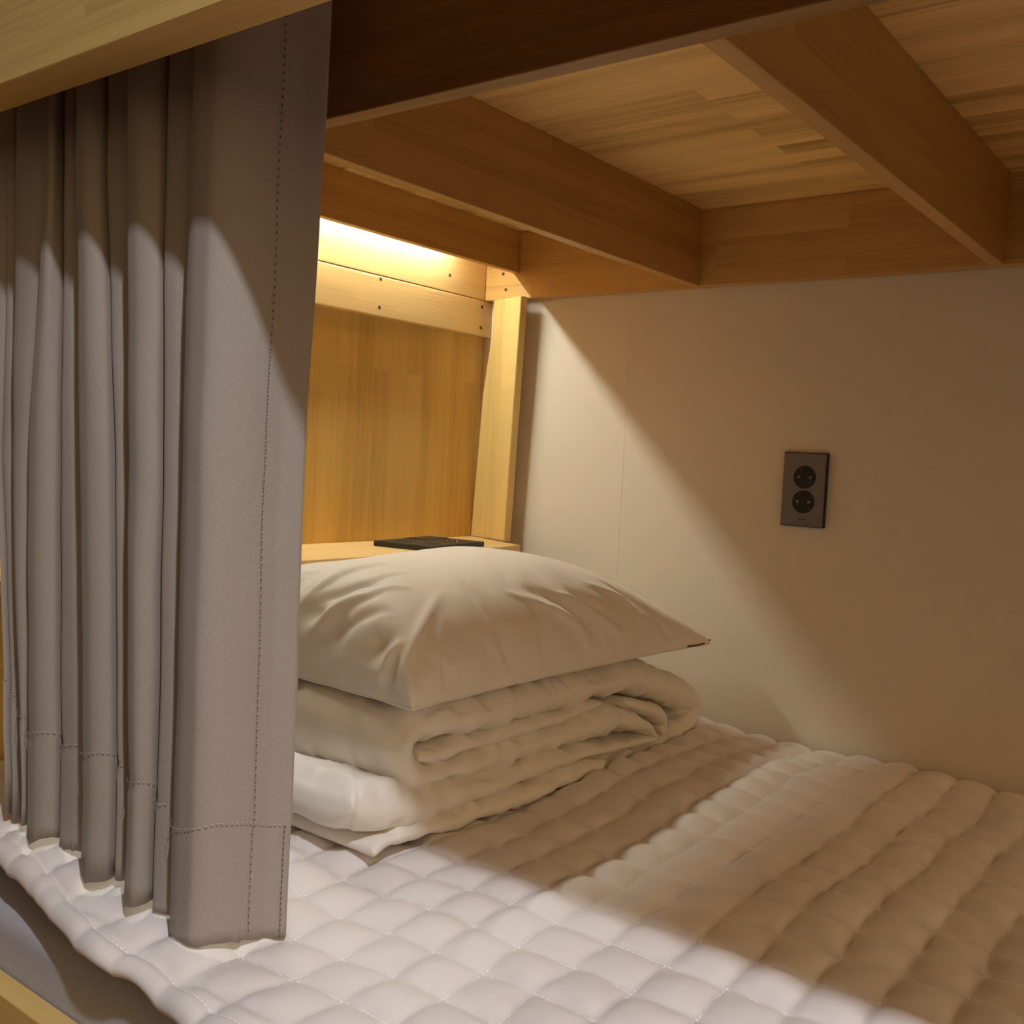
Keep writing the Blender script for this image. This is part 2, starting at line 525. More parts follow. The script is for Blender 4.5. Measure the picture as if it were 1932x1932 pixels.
def pad():
    root = empty('mattress_pad', (-.25, 1.04, ZO - .45))
    tag(root, 'white quilted mattress pad with stitched squares covering the whole bed', 'mattress pad')
    xs = np.concatenate([np.arange(XH + .006, .12, .0036), np.arange(.12, XF - .02, .008)])
    ks = np.linspace(1, 0, 290)
    nx = len(xs)
    V = []
    for x in xs:
        ye = pad_edge(x)
        V.append((x, 1.588, ZO - .474))
        for k in ks:
            yy = ye + .012 + (1.584 - ye - .012) * k
            V.append((x, yy, ZO + pad_surface(x, yy)))
        zt = pad_surface(x, ye + .012) - .001
        wv = .0015 * math.sin(x * 16 + 1) + .0015 * math.sin(x * 41)
        for dy, dz in ((.006, .0), (.001, -.003), (-.0025, -.008), (-.0025, -.013), (.001, -.017), (.006, -.018)):
            V.append((x, ye + dy, ZO + zt + dz + wv * (.3 if dz > -.004 else 1.0)))
        V.append((x, .54, ZO - .474))
    n = len(ks) + 8
    # the surface gives way under whatever lies on it
    for i_, v in enumerate(V):
        if v[0] < -.70 and .70 < v[1] < 1.587 and v[2] > ZO - .47:
            zz = v[2]
            for ox, oy in ((0, 0), (.004, 0), (-.004, 0), (0, .005), (0, -.005)):
                hit = DUVET_BVH.ray_cast(Vector((v[0] + ox, v[1] + oy, ZO - .48)), Vector((0, 0, 1)), .09)
                if hit[0] is not None: zz = min(zz, hit[0].z - .0012)
            if zz < v[2]: V[i_] = (v[0], v[1], max(ZO - .4735, zz))
    o = mesh_obj('quilted_top', V, grid_faces(nx, n, True), M_pad, root, True)
    # stitching: short threads lying in the seams
    V, F = [], []
    def stitch(p, q, w):
        d = Vector((q[0] - p[0], q[1] - p[1], 0)).normalized()
        s_ = Vector((-d.y, d.x, 0)) * w
        z0, z1 = ZO + pad_surface(*p) + .0006, ZO + pad_surface(*q) + .0006
        b_ = len(V)
        V.extend([(p[0] + s_.x, p[1] + s_.y, z0), (p[0] - s_.x, p[1] - s_.y, z0), (q[0] - s_.x, q[1] - s_.y, z1), (q[0] + s_.x, q[1] + s_.y, z1),
                  (p[0], p[1], z0 + .0005), (q[0], q[1], z1 + .0005)])
        F.extend([(b_, b_ + 4, b_ + 5, b_ + 3), (b_ + 4, b_ + 1, b_ + 2, b_ + 5)])
    def covered(x, y):
        return x < -.70 and y > .70 and DUVET_BVH.ray_cast(Vector((x, y, ZO - .5)), Vector((0, 0, 1)), .12)[0] is not None
    def solve(fix, k, along_y):
        a = -.467 + k * .0565 if along_y else .735 + k * .0595
        for _ in range(9):
            x, y = (a, fix) if along_y else (fix, a)
            u, v = pad_uv(x, y)
            a += ((k - u) * .0565) * 1.0 if along_y else ((k - v) * .0595)
        return a
    for k in range(-14, 12):
        y = .53
        while y < 1.57:
            a, c = solve(y, k, True), solve(y + .0042, k, True)
            if XH + .01 < a < .2 and not covered(a, y): stitch((a, y), (c, y + .0046), .0008)
            y += .0062
    for k in range(-3, 15):
        x = XH + .01
        while x < .2:
            a, c = solve(x, k, False), solve(x + .0042, k, False)
            if pad_edge(x) + .02 < a < 1.58 and not covered(x, a): stitch((x, a), (x + .0046, c), .0008)
            x += .0062
    x = XH + .01
    while x < .2:
        stitch((x, pad_edge(x) + .017), (x + .0040, pad_edge(x + .004) + .017), .0007)
        x += .0056
    mesh_obj('stitching', V, F, M_binding, root)
    return root

# ------------------------------------------------------------------ duvet, folded into a stack of layers
def resample(pts, n):
    P = np.array(pts, float)
    # catmull-rom, dense
    D = []
    for i in range(len(P) - 1):
        p0, p1, p2, p3 = P[max(i - 1, 0)], P[i], P[i + 1], P[min(i + 2, len(P) - 1)]
        for k in range(12):
            t = k / 12
            D.append(.5 * (2 * p1 + (p2 - p0) * t + (2 * p0 - 5 * p1 + 4 * p2 - p3) * t * t + (3 * p1 - p0 - 3 * p2 + p3) * t ** 3))
    D.append(P[-1])
    D = np.array(D)
    s = np.concatenate([[0], np.cumsum(np.linalg.norm(np.diff(D[:, :2], axis=0), axis=1))])
    e_ = min(.03, s[-1] * .2); k_ = 26
    q = np.concatenate([e_ * np.linspace(0, 1, k_, endpoint=False) ** 1.6, np.linspace(e_, s[-1] - e_, n - 2 * k_), s[-1] - e_ * np.linspace(1, 0, k_ + 1)[1:] ** 1.6])
    return np.stack([np.interp(q, s, D[:, k]) for k in range(P.shape[1])], 1), s[-1]

def ribbon(pts, x0, x1, n, seed):
    """a soft padded layer following (y, z, half thickness) and running back from x0 to x1"""
    R, length = resample(pts, n)
    seg_ = np.concatenate([[0], np.cumsum(np.linalg.norm(np.diff(R[:, :2], axis=0), axis=1))])
    V = []
    m = 56                       # samples across one side
    tang = np.gradient(R[:, :2], axis=0)
    tang /= np.linalg.norm(tang, axis=1)[:, None]
    nor = np.stack([-tang[:, 1], tang[:, 0]], 1)
    for i in range(n):
        y, z, h = R[i]
        h *= .93
        s = seg_[i]
        # rounding of the two free ends of the layer
        fr = x0 + .010 * noise.noise(Vector((s * 9, seed, .3))) + .004 * noise.noise(Vector((s * 31, seed, 7)))
        e = min(s, length - s)
        h = h * math.sqrt(max(.0004, 1 - (1 - min(1, e / max(.006, min(.022, h)))) ** 2))
        L_ = fr - x1
        ring = []
        for side in (1, -1):
            for k in range(m):
                t = k / (m - 1)
                if side < 0: t = 1 - t
                # denser near the front edge
                d = L_ * (t ** 1.7)
                rr = min(h * 1.6, .036)
                edge = math.sqrt(max(0, 1 - (1 - min(1, d / rr)) ** 2))
                edge2 = math.sqrt(max(0, 1 - (1 - min(1, (L_ - d) / rr)) ** 2))
                off = side * h * max(.03, edge) * max(.03, edge2)
                ring.append((fr - d, off))
        for (xx, off) in ring:
            wr_ = 1.0
            P = Vector((xx * 5, s * 16, seed + (1 if off > 0 else 5)))
            a = .0052 * noise.noise(P) + .0040 * noise.noise(Vector((xx * 14, s * 42, seed + (2 if off > 0 else 9))))
            a -= .0035 * (1 - min(1, 6 * abs(noise.noise(Vector((xx * 12 + s * 7, s * 11 - xx * 5, seed))))))
            a += .0012 * noise.noise(Vector((xx * 50, s * 50, seed)))
            rg = 1 - abs(noise.noise(Vector((xx * 11 + s * 4, s * 19, seed + (3 if off > 0 else 6))))) * 3.2
            a += .0030 * max(0, rg) ** 3
            gt = min(1, abs(off) / .014) ** 1.3
            o2 = off + (a if off > 0 else -a) * gt
            if abs(o2) < .45 * abs(off) or o2 * off < 0: o2 = .45 * off
            V.append((xx, y + nor[i, 0] * o2, z + nor[i, 1] * o2))
    F = grid_faces(n, 2 * m, True)
    F.append(tuple(range(2 * m))); F.append(tuple((n - 1) * 2 * m + k for k in range(2 * m))[::-1])
    return V, F
CUR=[
[(0.522, 0.6368, [(1.259, -1.1137), (0.952, -1.0849), (0.586, -1.0455)]), (0.525, 0.6376, [(1.257, -1.0964), (0.952, -1.0825), (0.586, -1.0436)]), (0.532, 0.6322, [(1.257, -1.083), (0.952, -1.0837), (0.584, -1.0452)])],
[(0.527, 0.6202, [(1.256, -1.0773), (0.953, -1.0781), (0.587, -1.0398)]), (0.53, 0.6212, [(1.256, -1.0723), (0.953, -1.07), (0.587, -1.0369)]), (0.537, 0.616, [(1.257, -1.0708), (0.953, -1.0656), (0.585, -1.0372)])],
[(0.516, 0.6079, [(1.248, -1.0332), (0.955, -1.0282), (0.6, -1.0009)]), (0.519, 0.6085, [(1.246, -1.0133), (0.956, -1.0181), (0.599, -0.9993)]), (0.526, 0.6029, [(1.246, -0.9973), (0.956, -1.0115), (0.597, -1.001)])],
[(0.512, 0.596, [(1.24, -0.9748), (0.957, -0.9887), (0.607, -0.9785)]), (0.511, 0.6, [(1.239, -0.9677), (0.958, -0.9776), (0.61, -0.9669)]), (0.515, 0.6025, [(1.239, -0.9648), (0.958, -0.967), (0.612, -0.9552)]), (0.523, 0.6011, [(1.241, -0.9684), (0.958, -0.9621), (0.612, -0.949)]), (0.537, 0.5928, [(1.246, -0.9815), (0.958, -0.9695), (0.606, -0.9554)])],
[(0.526, 0.5892, [(1.242, -0.9663), (0.959, -0.9545), (0.613, -0.9407)]), (0.529, 0.5935, [(1.242, -0.9595), (0.96, -0.9433), (0.616, -0.9255)]), (0.536, 0.5916, [(1.243, -0.9561), (0.96, -0.9354), (0.617, -0.9136)])],
[(0.51, 0.5991, [(1.232, -0.9134), (0.962, -0.8937), (0.635, -0.8729)]), (0.509, 0.603, [(1.23, -0.9034), (0.962, -0.8824), (0.638, -0.8624)]), (0.513, 0.6052, [(1.23, -0.8941), (0.963, -0.8704), (0.64, -0.8518)]), (0.521, 0.6037, [(1.232, -0.8901), (0.963, -0.8634), (0.639, -0.8461)]), (0.535, 0.5954, [(1.236, -0.8974), (0.963, -0.8684), (0.634, -0.8516)])],
[(0.526, 0.5919, [(1.232, -0.8868), (0.964, -0.8582), (0.639, -0.8416)]), (0.529, 0.5932, [(1.232, -0.8759), (0.964, -0.8526), (0.639, -0.8373)]), (0.536, 0.5884, [(1.233, -0.8681), (0.964, -0.85), (0.638, -0.8358)])],
[(0.51, 0.5895, [(1.222, -0.8293), (0.966, -0.8121), (0.655, -0.7985)]), (0.509, 0.5929, [(1.22, -0.8186), (0.966, -0.8025), (0.657, -0.7905)]), (0.513, 0.594, [(1.22, -0.8069), (0.967, -0.793), (0.658, -0.7838)]), (0.521, 0.5912, [(1.221, -0.7998), (0.967, -0.7881), (0.656, -0.7818)]), (0.535, 0.5819, [(1.225, -0.8041), (0.967, -0.7937), (0.651, -0.7892)])],
[(0.524, 0.5722, [(1.22, -0.7915), (0.968, -0.7813), (0.657, -0.7769)]), (0.527, 0.5749, [(1.22, -0.7796), (0.968, -0.772), (0.658, -0.7679)]), (0.534, 0.5716, [(1.22, -0.7706), (0.969, -0.7655), (0.658, -0.7615)])],
[(0.516, 0.5643, [(1.213, -0.7476), (0.97, -0.7427), (0.668, -0.7411)]), (0.512, 0.5663, [(1.211, -0.7328), (0.97, -0.7287), (0.673, -0.7272)]), (0.513, 0.5705, [(1.209, -0.7166), (0.971, -0.7138), (0.677, -0.7124)]), (0.527, 0.5743, [(1.21, -0.7012), (0.972, -0.7009), (0.676, -0.6998)]), (0.554, 0.5697, [(1.216, -0.6936), (0.972, -0.6963), (0.67, -0.6956)]), (0.58, 0.5607, [(1.222, -0.6916), (0.973, -0.6968), (0.663, -0.6963)]), (0.6, 0.5566, [(1.225, -0.6814), (0.974, -0.6889), (0.66, -0.6887)])],
[(0.615, 0.5632, [(1.231, -0.6998), (0.973, -0.7075), (0.651, -0.7073)]), (0.632, 0.5653, [(1.238, -0.7235), (0.972, -0.7315), (0.64, -0.7314)]), (0.64, 0.5581, [(1.243, -0.7448), (0.971, -0.7516), (0.633, -0.7513)])],
]
OUT =[ (0.7302, 0.6309, 0.0249),(0.7472, 0.6244, 0.0315),(0.7999, 0.6112, 0.0332),(0.8646, 0.6035, 0.0282),(0.9978, 0.5983, 0.0174),(1.0891, 0.6009, 0.0158),(1.2493, 0.5892, 0.0083),(1.3288, 0.5821, 0.0066),(1.3743, 0.5806, 0.0066),(1.3472, 0.6029, 0.0133),(1.3015, 0.6176, 0.0199),(1.2453, 0.6277, 0.0249),(1.0864, 0.6311, 0.0199),(0.9952, 0.6303, 0.0216),(0.9008, 0.6317, 0.0141),(0.8454, 0.636, 0.0166),(0.8227, 0.65, 0.0199),(0.8155, 0.6693, 0.0216),(0.8227, 0.6885, 0.0232),(0.8591, 0.6967, 0.0266),(0.895, 0.6983, 0.0332),(1.0387, 0.6936, 0.0332),(1.1524, 0.6911, 0.0299),(1.2393, 0.6855, 0.0249),(1.3422, 0.675, 0.0282),(1.4481, 0.6391, 0.0266),(1.5223, 0.608, 0.0232),(1.5008, 0.5835, 0.0216),(1.448, 0.5672, 0.0199),(1.3719, 0.5587, 0.0183),(1.252, 0.563, 0.0166),(1.1303, 0.5704, 0.0174),(0.9527, 0.5709, 0.0141),(0.8404, 0.5781, 0.0133),(0.7853, 0.5812, 0.01),(0.7578, 0.5762, 0.0066) ]
IN =[ (0.835, 0.6593, 0.0083),(0.8802, 0.656, 0.0133),(0.9461, 0.6566, 0.0124),(1.0419, 0.6562, 0.0108),(1.1427, 0.6564, 0.01),(1.2236, 0.6575, 0.005) ]
IN2 =[ (1.4065, 0.5786, 0.0066),(1.4152, 0.5921, 0.0116),(1.3957, 0.6123, 0.0133),(1.3389, 0.6335, 0.01),(1.283, 0.6476, 0.0066) ]
PIL_CREASES = [
    (0.004, 0.007, [(0.063, -0.947), (0.125, -0.859), (0.146, -0.724), (0.115, -0.588)]),
    (-0.004, 0.009, [(0.094, -0.957), (0.279, -0.896), (0.368, -0.809), (0.388, -0.643)]),
    (-0.005, 0.011, [(0.094, -0.967), (0.208, -0.955), (0.259, -0.947)]),
    (0.004, 0.008, [(0.125, -0.984), (0.239, -0.972), (0.319, -0.942), (0.435, -0.873), (0.553, -0.752)]),
    (-0.004, 0.009, [(0.249, -0.992), (0.454, -0.961), (0.621, -0.896)]),
    (-0.005, 0.01, [(0.637, -0.986), (0.714, -0.963), (0.777, -0.932)]),
    (0.0035, 0.007, [(0.809, -0.935), (0.777, -0.992), (0.653, -1.0)]),
    (0.002, 0.0035, [(0.269, -0.996), (0.571, -0.998), (0.797, -0.998)]),
    (0.003, 0.009, [(0.986, -0.998), (0.886, -0.961), (0.809, -0.833), (0.677, -0.653)]),
    (-0.003, 0.01, [(0.866, -0.998), (0.844, -0.98), (0.833, -0.955)]),
    (0.004, 0.008, [(0.75, -0.322), (0.871, -0.146), (0.941, -0.028), (0.974, 0.035)]),
    (-0.004, 0.011, [(0.743, -0.215), (0.844, -0.056), (0.918, 0.028), (0.969, 0.105)]),
    (0.004, 0.006, [(0.797, -0.063), (0.844, 0.028), (0.918, 0.118), (0.966, 0.242), (0.98, 0.388)]),
    (-0.003, 0.01, [(0.803, 0.042), (0.9, 0.16), (0.963, 0.302)]),
    (0.0035, 0.008, [(0.75, 0.187), (0.844, 0.368), (0.937, 0.463)]),
    (-0.003, 0.008, [(0.914, 0.542), (0.797, 0.463), (0.7, 0.349)]),
    (0.002, 0.003, [(0.991, -0.335), (0.991, -0.028), (0.996, 0.355), (0.996, 0.743)]),
    (-0.0025, 0.009, [(0.966, -0.056), (0.988, -0.007), (0.996, 0.042)])]
# wrinkle relief of the pillowcase top in tenths of a millimetre, back to front, left to right
PIL_DETAIL = [
    [0,0,0,0,0,0,0,0,0,0,0,0,0,0,0,0,0,0,0,0,0,0,0,0,0,0,0,0,0,0,0,0,0,0,0,0,0,0,0,0,0,0,0,0,0,0,0,0,0,0,0,0,0,0,0,0,0,0,0,0,0,0,0,0,0,0,0,0,0,0,0,0,0,0,0,0,0,0,0,0,0,0,0,0,0,0,0,0,0,0,0,0,0,0],
    [0,7,13,20,18,16,5,-6,-6,-3,6,13,7,-9,-24,-16,-10,-5,8,11,11,10,8,9,6,-2,-6,-11,-8,6,6,1,7,4,7,8,9,7,3,3,5,5,8,5,3,4,5,3,6,7,6,4,4,5,7,4,-1,-2,8,8,4,-7,-15,-9,9,7,10,4,10,4,12,9,2,1,-4,1,-5,-11,-11,1,10,9,-3,7,9,12,14,13,7,12,17,13,7,0],
    [0,11,46,65,59,55,38,8,2,16,30,33,34,9,-14,-44,-34,-7,20,23,25,23,25,23,23,5,-13,0,16,19,16,8,1,22,20,23,23,21,10,12,13,17,17,18,15,10,14,16,19,20,16,9,14,16,18,16,4,15,23,20,-5,-29,-12,9,23,26,23,22,2,14,25,29,25,18,8,17,16,10,5,-7,25,24,12,-1,20,34,41,43,43,43,65,46,13,0],
    [0,18,62,76,76,76,76,66,33,58,61,64,59,43,10,-28,-56,-9,34,42,42,40,38,43,44,18,8,5,27,2,1,-10,5,35,39,39,39,32,29,17,27,26,28,26,26,22,20,29,32,32,27,15,24,29,34,35,22,34,36,16,-37,-16,8,26,41,40,36,5,12,15,39,46,47,47,44,42,19,23,-7,27,47,48,22,32,29,67,76,76,76,76,76,55,19,0],
    [0,17,56,76,76,76,76,76,76,76,51,65,68,58,43,16,-8,-37,30,42,47,43,41,39,37,45,25,31,39,8,-18,3,26,39,38,34,38,27,31,31,31,26,29,29,28,22,28,33,33,32,28,25,17,32,35,35,44,44,34,2,-41,-10,15,34,41,43,20,13,0,26,38,42,46,44,38,47,43,5,24,39,24,49,61,56,55,76,76,76,76,76,76,55,17,0],
    [0,15,50,76,76,76,76,76,76,76,70,54,68,69,44,22,-5,-32,29,43,49,41,41,40,34,35,50,49,40,1,4,-2,21,12,37,37,35,32,26,31,32,31,24,26,27,29,25,30,32,29,29,24,20,34,35,42,46,48,26,-19,-22,-22,16,38,40,42,24,-2,13,34,35,40,41,38,44,47,47,35,13,42,34,32,70,76,76,71,76,76,76,76,76,52,14,0],
    [0,12,43,76,76,76,76,76,76,76,76,72,61,71,28,4,-28,10,29,16,46,44,41,38,28,37,46,47,46,7,17,26,19,-5,22,35,32,32,27,32,34,32,23,28,25,28,29,26,29,32,30,23,31,28,38,42,48,51,11,-8,-23,-1,4,37,41,38,10,6,8,33,35,35,43,43,48,44,32,42,43,41,22,61,73,76,69,76,76,76,76,76,76,41,4,0],
    [0,10,36,76,76,76,76,76,76,76,76,76,76,76,50,-6,7,20,-2,18,41,41,36,40,29,35,40,43,26,34,11,27,-5,-1,1,31,31,29,32,31,31,26,28,20,26,26,28,26,23,28,25,31,25,29,37,39,46,42,30,-14,4,-7,13,41,40,40,14,-4,23,32,33,37,37,43,44,37,40,46,40,19,54,68,71,68,76,76,76,76,76,76,65,32,0,0],
    [0,4,16,65,76,76,76,74,76,76,76,76,76,75,72,33,-12,22,17,16,37,39,38,31,38,40,40,38,22,37,34,32,10,-19,4,26,30,30,31,29,28,29,28,20,26,25,25,27,23,21,26,32,28,28,35,38,37,13,36,-2,21,7,2,32,46,26,-2,16,29,29,34,36,39,40,43,44,46,43,20,50,61,61,67,68,75,76,76,76,76,65,49,26,2,0],
    [0,-4,20,55,68,70,71,67,65,72,70,70,72,73,76,59,5,20,31,34,40,29,35,31,27,37,38,38,22,31,34,31,19,-1,-20,17,30,29,26,27,27,26,23,26,19,25,26,23,17,22,22,29,32,33,31,35,24,4,37,35,26,-2,11,20,43,6,15,26,28,31,32,37,38,40,41,46,46,25,49,56,56,58,58,65,70,69,76,70,42,36,7,11,3,0],
    [0,1,23,34,58,61,65,61,59,55,61,61,63,65,70,75,48,2,23,32,36,36,34,32,26,34,35,35,34,25,32,30,22,1,-21,11,31,31,28,23,26,23,26,26,19,24,25,25,22,14,25,27,29,30,31,31,5,3,37,31,32,12,-1,30,41,1,16,20,30,32,35,37,35,39,44,46,26,47,54,51,50,46,59,60,61,74,72,39,32,10,18,-9,-5,0],
    [0,4,23,45,47,36,52,56,55,51,50,51,55,58,62,67,71,44,7,29,36,36,37,32,32,26,30,31,30,34,34,28,23,-9,-6,-1,33,30,24,26,19,24,25,20,23,23,23,22,22,12,23,25,27,27,28,27,-4,17,35,32,16,-2,21,38,38,19,-3,20,32,33,35,31,37,40,43,44,31,53,48,46,40,50,52,52,65,67,60,49,25,33,27,2,-4,0],
    [0,0,26,41,29,40,36,50,51,46,44,43,44,49,52,56,62,64,46,14,37,41,31,35,29,31,30,31,31,32,32,26,28,5,-17,15,28,31,28,25,16,21,23,22,23,22,23,23,23,17,23,23,25,24,24,26,12,-4,34,23,2,14,24,37,36,8,10,10,34,35,35,29,37,36,41,34,48,43,36,35,41,43,45,57,58,55,46,52,47,38,37,17,7,0],
    [0,-1,22,42,43,46,44,37,44,43,41,37,38,37,44,45,50,59,61,49,23,41,38,25,31,29,28,25,29,29,30,31,28,-10,7,21,18,31,29,23,14,20,20,22,22,23,22,18,19,24,22,21,22,22,23,25,9,-4,32,14,13,16,35,35,34,18,2,25,37,33,28,35,38,37,34,43,38,32,32,35,36,39,50,54,49,44,52,46,43,39,34,20,5,0],
    [0,5,20,19,32,48,47,45,38,40,38,34,33,32,32,35,38,46,49,55,51,31,41,32,20,29,29,27,23,29,31,32,32,10,-11,17,20,28,29,25,16,20,16,20,24,24,17,19,19,23,21,23,20,22,22,17,-9,11,37,23,17,34,31,31,31,7,20,35,34,26,28,34,32,29,34,32,28,28,26,30,34,43,50,50,45,52,43,35,17,20,28,11,5,0],
    [0,9,8,28,39,46,45,45,43,39,34,32,30,28,30,29,31,31,37,41,48,49,34,37,28,17,28,26,21,26,31,32,32,11,-12,10,24,28,25,20,22,15,19,16,23,25,20,16,17,20,22,23,19,20,19,13,-11,20,35,27,35,30,29,25,32,22,14,35,34,28,25,29,30,29,29,25,23,24,26,30,37,46,47,52,52,35,32,11,11,-2,10,-5,-5,0],
    [0,10,22,36,41,41,44,42,41,35,33,31,28,26,26,26,28,30,28,30,34,41,42,38,32,20,23,22,25,26,23,33,34,7,2,0,24,17,25,20,21,17,14,20,23,24,19,17,18,20,21,16,22,20,17,4,-6,25,34,38,37,31,23,29,27,13,31,35,32,24,26,25,24,24,21,21,19,23,25,33,40,43,46,47,48,37,18,23,10,16,-1,5,-1,0],
    [0,9,23,35,39,40,41,39,38,34,32,28,29,26,22,24,23,26,28,26,24,28,35,35,30,28,19,22,20,24,22,29,32,22,-1,12,24,11,21,23,20,19,14,18,19,20,19,19,17,19,19,12,20,21,11,-8,14,30,31,35,32,25,28,28,14,28,32,32,25,25,25,21,22,20,19,17,20,22,28,37,33,42,41,43,42,41,37,38,37,38,32,22,5,0],
    [0,7,19,40,39,38,40,34,37,32,33,29,29,25,25,20,22,22,25,28,26,22,21,31,30,25,25,20,20,24,25,23,29,30,16,5,23,17,9,22,22,14,18,17,20,14,17,19,20,20,8,17,22,23,-2,9,23,29,31,26,30,28,25,25,17,29,29,22,23,22,19,20,17,18,15,17,19,26,32,36,39,37,35,33,27,16,26,23,40,29,44,21,7,0],
    [0,9,24,40,37,39,39,38,36,34,34,31,31,29,27,19,19,16,19,25,26,25,22,17,28,25,22,22,19,19,23,19,26,29,15,19,26,16,8,20,23,12,14,17,17,13,17,17,20,20,7,13,20,22,1,13,25,29,25,26,27,26,25,17,25,26,23,20,20,15,20,16,17,13,16,14,22,29,34,37,35,34,25,10,4,17,17,38,32,42,41,13,-7,0],
    [0,2,17,39,41,43,38,38,36,35,33,33,32,32,28,26,17,17,14,17,22,25,20,20,15,23,22,19,21,17,19,21,20,26,28,19,25,13,8,19,22,19,11,16,18,17,14,19,22,20,13,5,19,25,16,8,25,28,25,24,23,23,22,18,25,21,18,17,16,18,14,15,12,14,14,19,27,29,28,33,20,23,6,8,19,19,37,40,40,40,37,-5,-8,0],
    [0,-1,10,32,43,43,40,38,40,37,35,34,34,34,34,25,25,15,16,12,16,21,23,17,18,14,19,19,16,19,16,16,20,19,26,28,25,11,16,20,19,14,17,10,17,17,14,14,19,19,13,5,19,24,16,21,28,25,19,22,22,19,19,22,17,14,17,14,15,11,12,10,11,12,16,22,24,30,33,23,26,14,22,28,36,40,38,32,32,30,31,15,-5,0],
    [0,-3,7,29,38,41,37,27,11,25,31,32,35,35,34,34,29,21,15,13,8,8,17,17,15,16,13,17,16,15,17,17,15,19,20,23,23,20,12,19,17,11,16,11,17,10,16,13,17,17,14,10,20,19,25,26,23,19,18,19,18,16,17,15,11,17,15,13,11,10,10,10,13,13,19,20,26,26,32,33,35,35,38,42,35,17,18,6,10,-1,-2,16,5,0],
    [0,-2,1,9,35,29,1,-5,10,-2,3,24,12,25,14,19,32,26,21,15,13,10,7,14,14,12,13,12,13,15,14,13,16,13,17,19,19,22,20,20,14,14,11,16,18,6,15,14,16,18,12,18,18,17,22,22,20,17,18,16,16,15,13,11,14,14,13,7,8,8,8,11,11,16,17,22,24,26,29,32,35,39,42,39,22,23,2,3,-10,-10,16,16,6,0],
    [0,8,17,34,28,-1,12,18,5,17,22,8,25,13,24,20,23,31,25,19,14,13,8,5,11,13,11,10,11,12,14,13,13,14,13,15,17,18,19,17,16,14,10,13,16,8,13,11,16,15,17,15,16,19,17,17,16,14,16,16,13,10,9,11,10,10,6,8,8,7,11,10,14,16,20,20,20,23,26,29,32,38,38,38,34,31,20,4,5,20,20,0,4,0],
    [0,8,25,27,4,16,20,32,35,38,37,38,38,36,35,32,30,29,27,23,20,16,15,10,6,11,8,10,9,10,8,12,11,11,15,10,13,15,16,14,16,14,13,12,15,14,14,14,15,14,15,15,15,17,16,15,14,16,17,16,11,10,9,8,7,7,6,7,5,10,10,12,14,16,20,17,23,23,25,27,28,33,24,20,23,34,35,33,35,30,8,2,-1,0],
    [0,10,23,20,29,36,39,38,41,40,41,39,34,38,33,35,29,25,28,20,20,14,15,14,11,7,10,8,8,7,10,7,10,9,13,12,11,11,12,12,12,10,11,11,11,13,12,14,14,16,13,13,13,14,11,13,13,13,13,10,8,7,5,7,5,7,7,8,10,10,13,13,16,18,18,23,26,23,26,26,29,28,28,29,31,25,26,39,38,41,35,20,8,0],
    [0,2,13,39,46,44,47,46,41,44,42,44,42,42,41,38,34,31,26,26,20,18,12,14,16,11,9,8,9,7,7,8,8,8,8,8,10,10,10,9,10,10,10,10,13,14,13,16,10,10,14,11,11,13,12,11,11,11,9,9,6,7,7,6,7,8,5,10,9,13,12,15,19,17,22,23,23,25,26,26,28,18,17,23,35,37,40,39,43,42,32,23,1,0],
    [0,4,10,22,29,8,29,10,-5,9,26,26,36,17,35,27,34,31,30,29,28,19,17,10,10,12,10,9,7,7,6,6,6,6,7,7,7,7,8,8,8,7,8,9,8,10,9,11,15,16,10,9,10,9,7,11,9,7,7,5,6,5,5,8,8,7,8,13,12,13,15,19,23,25,25,23,24,22,22,22,26,27,29,32,34,38,40,43,44,38,44,23,-1,0],
    [0,-14,-24,-32,0,17,-1,-34,-27,-32,-11,-17,10,29,27,32,28,30,28,28,20,28,21,16,11,10,10,8,8,7,7,7,7,7,6,7,7,7,7,7,7,8,7,8,8,9,9,9,9,9,8,8,7,8,9,7,7,8,7,8,5,7,9,7,7,9,10,8,14,14,15,21,13,17,5,16,14,-2,-5,-3,5,22,31,28,32,39,43,35,37,47,47,26,-1,0],
    [0,-26,-49,-63,-51,-7,-44,-28,-41,-28,-41,-20,-26,4,-11,7,-1,11,14,11,31,30,25,21,16,13,11,9,10,8,7,7,6,5,6,7,5,5,6,6,6,5,6,6,5,5,5,5,5,6,5,5,6,5,5,7,4,6,7,6,6,7,5,9,8,8,10,13,13,14,20,17,20,11,20,4,2,13,13,11,4,5,15,35,35,38,39,44,51,49,47,29,8,0],
    [0,-17,-19,-15,-8,-28,-2,-14,-5,-16,-8,-14,1,-13,9,-12,1,-4,2,25,34,26,27,21,19,13,12,16,16,10,9,7,7,8,7,7,6,7,6,5,6,6,5,5,6,6,6,5,5,5,5,5,5,6,6,7,9,11,9,7,6,7,8,8,8,10,10,11,14,16,21,24,28,29,31,32,29,30,26,28,27,29,32,32,32,31,29,31,38,7,22,20,9,0],
    [0,-9,4,20,37,36,44,35,38,31,36,29,38,31,35,24,6,16,28,36,37,31,25,21,16,14,14,13,14,11,7,9,6,7,6,8,6,6,5,5,5,4,5,5,4,4,4,4,4,4,4,4,4,4,4,5,5,6,6,5,6,6,7,8,8,10,10,12,13,19,20,25,26,31,36,19,11,16,4,14,25,14,7,-12,-1,-1,-17,-16,14,17,-17,3,4,0],
    [0,7,22,39,41,43,42,41,36,37,36,35,28,19,16,28,38,40,37,37,34,22,18,17,17,14,14,14,13,11,8,8,7,10,10,8,7,7,7,6,6,7,6,6,6,7,7,6,5,5,5,5,5,5,5,5,5,5,6,5,7,7,8,8,8,9,10,11,14,19,24,26,29,32,35,33,21,4,6,-8,8,-19,-25,-13,-32,-33,-22,1,-16,11,10,-18,-5,0],
